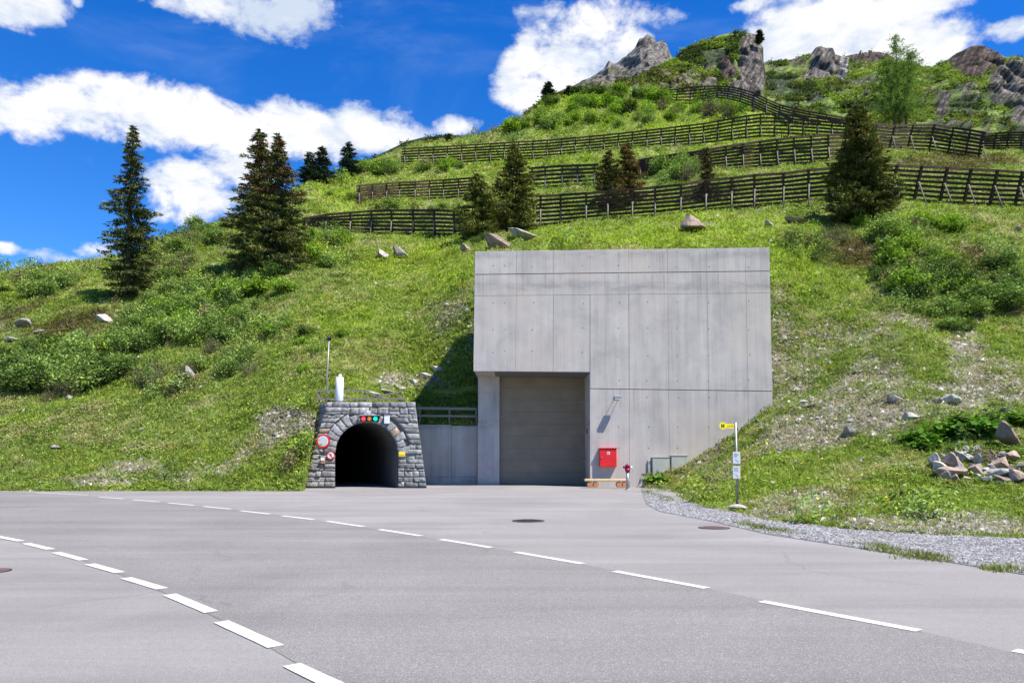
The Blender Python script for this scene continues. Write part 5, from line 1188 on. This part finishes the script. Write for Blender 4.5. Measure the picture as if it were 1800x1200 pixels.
DGR = [(.09, .145, .035), (.12, .18, .04), (.06, .10, .03)]; TWG = [(.17, .19, .08), (.15, .135, .075), (.22, .25, .10)]; DOC = [(.07, .17, .018), (.10, .22, .022), (.055, .13, .018)]
for v in range(4):
    shrub_arch('willow', v, 2200, .105, WIL, .95, 20); shrub_arch('alder', v, 1900, .115, ALD, .95, 18, .6); shrub_arch('dark', v, 2000, .105, DGR, .8, 16, .6)
    shrub_arch('twiggy', v, 900, .075, TWG, 1.0, 34, .4); shrub_arch('dock', v, 330, .24, DOC, .55, 10, .7, .6)
SH = [  # cx, cy, rx, ry, n, width m (half), kinds, label
 (95,655,125,42,26,1.25,('willow','dark'),'grey-green willow bush in the thicket at the far left above the road'),
 (250,600,70,30,9,1.2,('willow',),'willow bush at the middle of the left slope, below the slender spruce'),
 (345,560,95,50,26,1.25,('willow','alder'),'leafy willow bush in the dense clump below the twin-topped spruce'),
 (430,500,110,24,11,1.1,('willow','alder'),'bright willow bush directly below the twin-topped spruce'),
 (300,480,70,16,8,1.1,('willow','twiggy'),'pale twiggy bush just right of the slender spruce foot'),
 (330,425,70,28,12,1.2,('twiggy','willow'),'olive brown bush on the skyline slope between the two big spruces'),
 (75,505,85,22,12,1.1,('twiggy','dark','willow'),'low bush on the skyline slope left of the slender spruce'),
 (190,690,170,28,9,.8,('twiggy','willow'),'sparse twiggy bush on the grass below the left thicket'),
 (275,680,50,30,5,1.0,('twiggy',),'half bare twiggy bush at the lower edge of the left thicket'),
 (400,645,60,35,6,.85,('willow','twiggy'),'small bush left of the upright stone on the left slope'),
 (530,600,80,60,8,.6,('dark','alder'),'small dark green bush on the open slope above the stone portal'),
 (560,450,60,30,9,1.2,('alder','willow'),'bright bush right of the twin-topped spruce below the barrier'),
 (690,400,110,12,9,1.3,('twiggy','willow','alder'),'bush growing against the left lowest barrier'),
 (650,300,60,10,7,2.2,('willow','alder'),'round bush on the skyline right of the single small spruce'),
 (620,345,70,8,6,1.3,('willow','twiggy'),'bush at the foot of the left second barrier'),
 (735,372,90,6,5,1.3,('twiggy','willow'),'bush on the terrace between the two left barriers'),
 (760,298,70,5,5,1.7,('willow','alder','dark'),'bush below the left end of the long third barrier'),
 (900,215,110,18,15,2.4,('alder','willow'),'bright bush on the skyline above the long third barrier'),
 (1060,180,110,22,20,2.7,('alder','alder','dark'),'bright green alder bush on the upper slope below the rock shoulder'),
 (1240,198,110,12,14,2.5,('alder','alder','twiggy'),'yellow-green alder bush under the topmost barrier'),
 (1080,215,150,9,9,2.0,('alder','willow'),'bush just above the long third barrier in the middle'),
 (1330,272,120,8,6,1.2,('alder',),'bush on the bright terrace under the long third barrier at the right'),
 (1190,312,60,8,6,1.6,('twiggy','willow'),'grey twiggy bush between the second barrier and the rust tinged spruces'),
 (1000,312,60,8,6,1.4,('willow','twiggy'),'bush in front of the short barrier piece'),
 (1250,352,45,12,6,1.2,('twiggy','willow'),'twiggy bush around the thin narrow spruce'),
 (880,425,60,6,4,.7,('dark','alder'),'low bush beside the boulders behind the building edge'),
 (1620,500,75,42,13,1.15,('willow','alder','dark'),'bush in the thicket on the right slope above the gully'),
 (1585,435,40,22,6,1.2,('alder','willow'),'bright bush below the cone-shaped spruce on the right slope'),
 (1665,402,36,12,5,1.1,('alder',),'yellow-green bush under the right lowest barrier'),
 (1740,520,65,45,11,1.2,('dark','willow'),'dark green bush at the right edge of the slope'),
 (1680,565,30,20,4,1.1,('dark','willow'),'bush at the head of the stony gully'),
 (1560,395,60,10,4,.9,('alder','twiggy'),'small bush right beside the foot of the cone-shaped spruce'),
 (1440,420,60,14,6,.8,('twiggy','dark'),'brownish low bush left of the cone-shaped spruce foot'),
 (1745,245,50,5,4,1.5,('alder','dark'),'bush between the upper right barriers'),
]
rnd = random.Random(5); allsh = []
for (cx_, cy_, rx2, ry2, n, w_, kinds, lab) in SH:
    pl = []; tries = 0
    while len(pl) < n and tries < 60:
        tries += 1; a = rnd.uniform(0, 6.283); q = math.sqrt(rnd.random()); x, y = cx_ + math.cos(a) * rx2 * q, cy_ + math.sin(a) * ry2 * q
        if 832 < x < 1362 and y > 430: continue
        h = hit(x, y)
        if h is None or any((h - o).length < w_ * .8 for o in pl): continue
        pl.append(h)
    for h in pl:
        kd = rnd.choice(kinds); ml, ms = ARCH[(kd, rnd.randrange(4))]; s_ = w_ * rnd.uniform(.95, 1.7); zs = s_ * rnd.uniform(.8, 1.3)
        t = thing('shrub', lab, 'shrub', h - Vector((0, 0, .08)), lab.replace('bush', 'bushes', 1)); t.rotation_euler = (rnd.uniform(-.12, .12), rnd.uniform(-.12, .12), rnd.uniform(0, 6.28)); t.scale = (s_, s_, zs)
        for nm, mm in (('foliage', ml), ('stems', ms)):
            o = bpy.data.objects.new(nm, mm); COL.objects.link(o); o.parent = t
def plant(x, y, s_, lab, var):
    h = hit(x, y)
    if h is None: h = gnd(x, y)
    s_ *= 1.55; t = thing('dock_plant', lab, 'plant', h); t.scale = (s_, s_, s_ * 1.0); t.rotation_euler = (0, 0, var * 1.7)
    for nm, mm in zip(('foliage', 'stems'), ARCH[('dock', var % 4)]):
        o = bpy.data.objects.new(nm, mm); COL.objects.link(o); o.parent = t
for i, (x, y, s_, lab) in enumerate([(1618,782,.62,'lush broad-leaved plant, leftmost of those above the stone pile'),(1626,792,.45,'small broad-leaved plant directly under the leftmost lush one'),(1660,768,.62,'lush broad-leaved plant, second from the left above the stone pile'),(1690,762,.70,'lush broad-leaved plant in the middle above the stone pile'),
        (1720,770,.72,'large lush broad-leaved plant above the pale upright stones'),(1742,756,.62,'lush broad-leaved plant left of the big brown boulder'),(1785,750,.62,'broad-leaved plant at the right edge above the brown boulder'),(1772,808,.36,'little leafy weed between the brown boulder and the pile'),
        (1153,850,.50,'leafy green plant at the foot of the concrete wall by the utility cabinets'),(1170,853,.36,'small leafy plant with the yellow flowers near the hydrant')]):
    plant(x, y, s_, lab, i)
P = np.array([gnd(random.gauss(1170, 9), random.gauss(855, 4)) for _ in range(26)]); P[:, 2] = tz(P[:, 0], P[:, 1]) + .25 + rng.random(26) * .3
V, Fc, T = quads(P, np.full(26, .11), np.ones((26, 3)), .6, 1.0); tag(obj('yellow_blossoms', np_mesh('yellow_blossoms', V, Fc), M['flower']), 'yellow blossoms on the leafy plant at the wall foot', 'flowers', kind='stuff')

# ------------------------------------------------------------------ rocks
RK = []
def rock_arch(seed):
    r_ = random.Random(seed); bm = bmesh.new(); bmesh.ops.create_icosphere(bm, subdivisions=3, radius=1.0)
    pl = [(Vector((r_.gauss(0, 1), r_.gauss(0, 1), r_.gauss(0, 1))).normalized(), r_.uniform(.30, .62)) for _ in range(12)]
    for v in bm.verts:
        for n_, d_ in pl:
            k = v.co.dot(n_) - d_
            if k > 0: v.co -= n_ * k
        v.co *= 1 + r_.uniform(-.012, .012)
    me = bpy.data.meshes.new('rock'); bm.to_mesh(me); bm.free(); RK.append(me)
for s_ in range(8): rock_arch(100 + s_)
rk_cache = {}
def rock(x, y, wpx, hpx, mat, lab, rot=0.0, name='boulder', group=None, depth=.8, Yv=None, sink=.25, cat='rock'):
    h = hit(x, y + hpx / 2 * .7) if Yv is None else at(x, y + hpx / 2, Yv)
    if h is None: h = gnd(x, y + hpx / 2)
    i = random.randrange(8); key = (i, mat)
    if key not in rk_cache: m_ = RK[i].copy(); m_.materials.append(M[mat]); rk_cache[key] = m_
    sx_ = wpx / F * h.y / 2 * 1.7; sz_ = hpx / F * h.y / 2 * 1.8
    o = bpy.data.objects.new(name, rk_cache[key]); COL.objects.link(o); o.location = h + Vector((0, sx_ * .3, sz_ * (1 - sink))); o.scale = (sx_, max(sx_, sz_) * depth, sz_); o.rotation_euler = (random.uniform(-.2, .2), rot, random.uniform(-.5, .5))
    return tag(o, lab, cat, group)
for a in [(1217,400,44,26,'rock_rust','brown angular boulder on the grass above the building, right of its middle',.15),(869,429,46,27,'rock_rust','orange-brown boulder just behind the left top corner of the building'),(914,416,46,24,'rock_grey','pale grey boulder right of the orange one behind the building'),
  (671,453,22,15,'rock_grey','left stone of the dark grey rock pair on the slope above the portal'),(700,448,26,20,'rock_grey','right slanted stone of the dark grey rock pair on the slope'),(1402,389,38,11,'rock_rust','flat reddish rock below the middle barrier'),(1333,373,18,7,'rock_white','small pale rock tight below the middle barrier'),
  (1352,396,14,9,'rock_grey','small grey rock left of the flat reddish rock'),(328,662,16,25,'rock_grey','upright pointed stone on the left slope'),(179,563,25,16,'rock_white','whitish boulder under the slender spruce'),(36,571,38,17,'rock_grey','pale boulder near the left edge of the photo'),(64,584,36,8,'rock_grey','flat slab right of the pale boulder at the left edge'),
  (12,598,26,9,'rock_grey','low stone at the very left edge below the pale boulder'),(212,580,24,6,'rock_grey','flat grey stone right of the whitish boulder'),(1575,705,30,15,'rock_grey','grey boulder on the scree of the right slope'),(1495,762,26,17,'rock_white','white stone in the scree left of the gully'),(1671,706,28,17,'rock_white','long white stone beside the gully'),
  (1648,706,14,10,'rock_grey','small grey stone left of the long white one'),(1364,503,13,6,'rock_white','white stone right of the building side'),(1772,724,24,12,'rock_white','white slab near the right edge above the leafy plants'),(1462,418,18,10,'rock_grey','grey stone left of the cone-shaped spruce foot'),(1720,512,14,9,'rock_white','pale stone among the dark bushes at the right'),
  (1602,735,22,12,'rock_white','pale stone right of the grey scree boulder'),(1413,708,14,8,'rock_white','small white stone on the scree right of the building'),(1425,716,26,6,'rock_white','thin pale slab on the scree right of the building'),(1298,894,34,10,'rock_white','flat pale rock at the foot of the bus stop post'),(1282,903,16,6,'rock_grey','small dark stone left of the bus stop post foot'),
  (1205,898,14,7,'rock_white','little pale stone at the gravel edge left of the bus stop'),(246,757,12,8,'rock_grey','small grey stone low on the left slope'),(94,788,20,7,'rock_grey','flat stone low on the left slope near the edge'),(118,702,16,12,'rock_grey','grey stone at the lower edge of the left thicket'),(145,720,14,6,'rock_grey','small stone right below the left thicket'),
  (1790,404,28,6,'rock_white','flat pale rock at the right edge under the barrier'),(1548,383,14,8,'rock_white','small pale rock right of the cone-shaped spruce'),(785,538,16,8,'rock_white','white stone on the slope left of the building'),(820,548,14,9,'rock_white','white stone tight against the left side of the building'),(818,440,22,12,'rock_rust','reddish rock left of the building top corner'),
  (725,672,30,9,'rock_white','long white stone in the pale stone trail above the portal'),(748,662,26,10,'rock_white','white stone in the upper part of the stone trail'),(770,652,26,12,'rock_white','white stone near the building at the top of the stone trail'),(700,684,24,8,'rock_white','pale stone low in the stone trail'),(676,690,26,7,'rock_white','lowest pale stone of the trail behind the sagging rail'),
  (790,640,12,8,'rock_white','small white stone at the very top of the stone trail'),(648,693,26,8,'rock_white','pale stone behind the old railing on the portal'),(602,697,10,7,'rock_white','round pale stone right of the white vent pipe'),(1775,775,36,32,'rock_rust','big brown boulder above the stone pile at the right edge'),(760,690,14,7,'rock_white','pale stone at the edge of the building shadow'),(636,392,16,5,'rock_grey','small stone under the left barrier')]:
    rock(*a[:6], rot=a[6] if len(a) > 6 else 0.0)
PILE = [(1648,820,24,17,1,.4),(1668,838,44,18,0,-.3),(1680,824,34,20,0,.3),(1696,812,28,17,1,.2),(1702,800,22,18,1,1.2),(1716,799,16,18,1,1.3),(1726,800,22,12,1,0),(1720,832,34,18,0,-.3),(1724,815,20,16,1,.4),(1746,828,22,13,2,0),(1752,838,42,14,1,-.15),(1738,848,22,12,2,.1),(1722,842,16,10,1,.2),
        (1698,845,20,8,1,0),(1764,822,46,16,0,-.4),(1782,836,16,14,0,.2),(1792,846,26,18,0,-.3),(1770,846,22,8,2,.3),(1785,812,20,22,0,-.7),(1797,825,16,14,2,0),(1742,812,16,10,0,.3),(1660,806,12,9,1,0),(1708,850,14,6,1,0),(1757,850,14,7,2,0)]
for _ in range(26):
    x_ = random.uniform(1650, 1800); PILE.append((x_, random.uniform(806 + max(0, 1700 - x_) * .2, 849), random.uniform(12, 24), random.uniform(8, 15), random.choice([0, 1, 1, 2]), random.uniform(-.6, .6)))
for k, (x, y, a, b, m_, r_) in enumerate(PILE):
    rock(x, y, a * 1.1, b * 1.15, ('rock_rust', 'rock_white', 'rock_grey')[m_], ('rusty brown', 'whitish', 'grey')[m_] + ' angular stone in the stone pile at the right edge', r_, 'stone', ('rusty brown', 'whitish', 'grey')[m_] + ' stones of the pile at the right edge', .7, sink=.15)
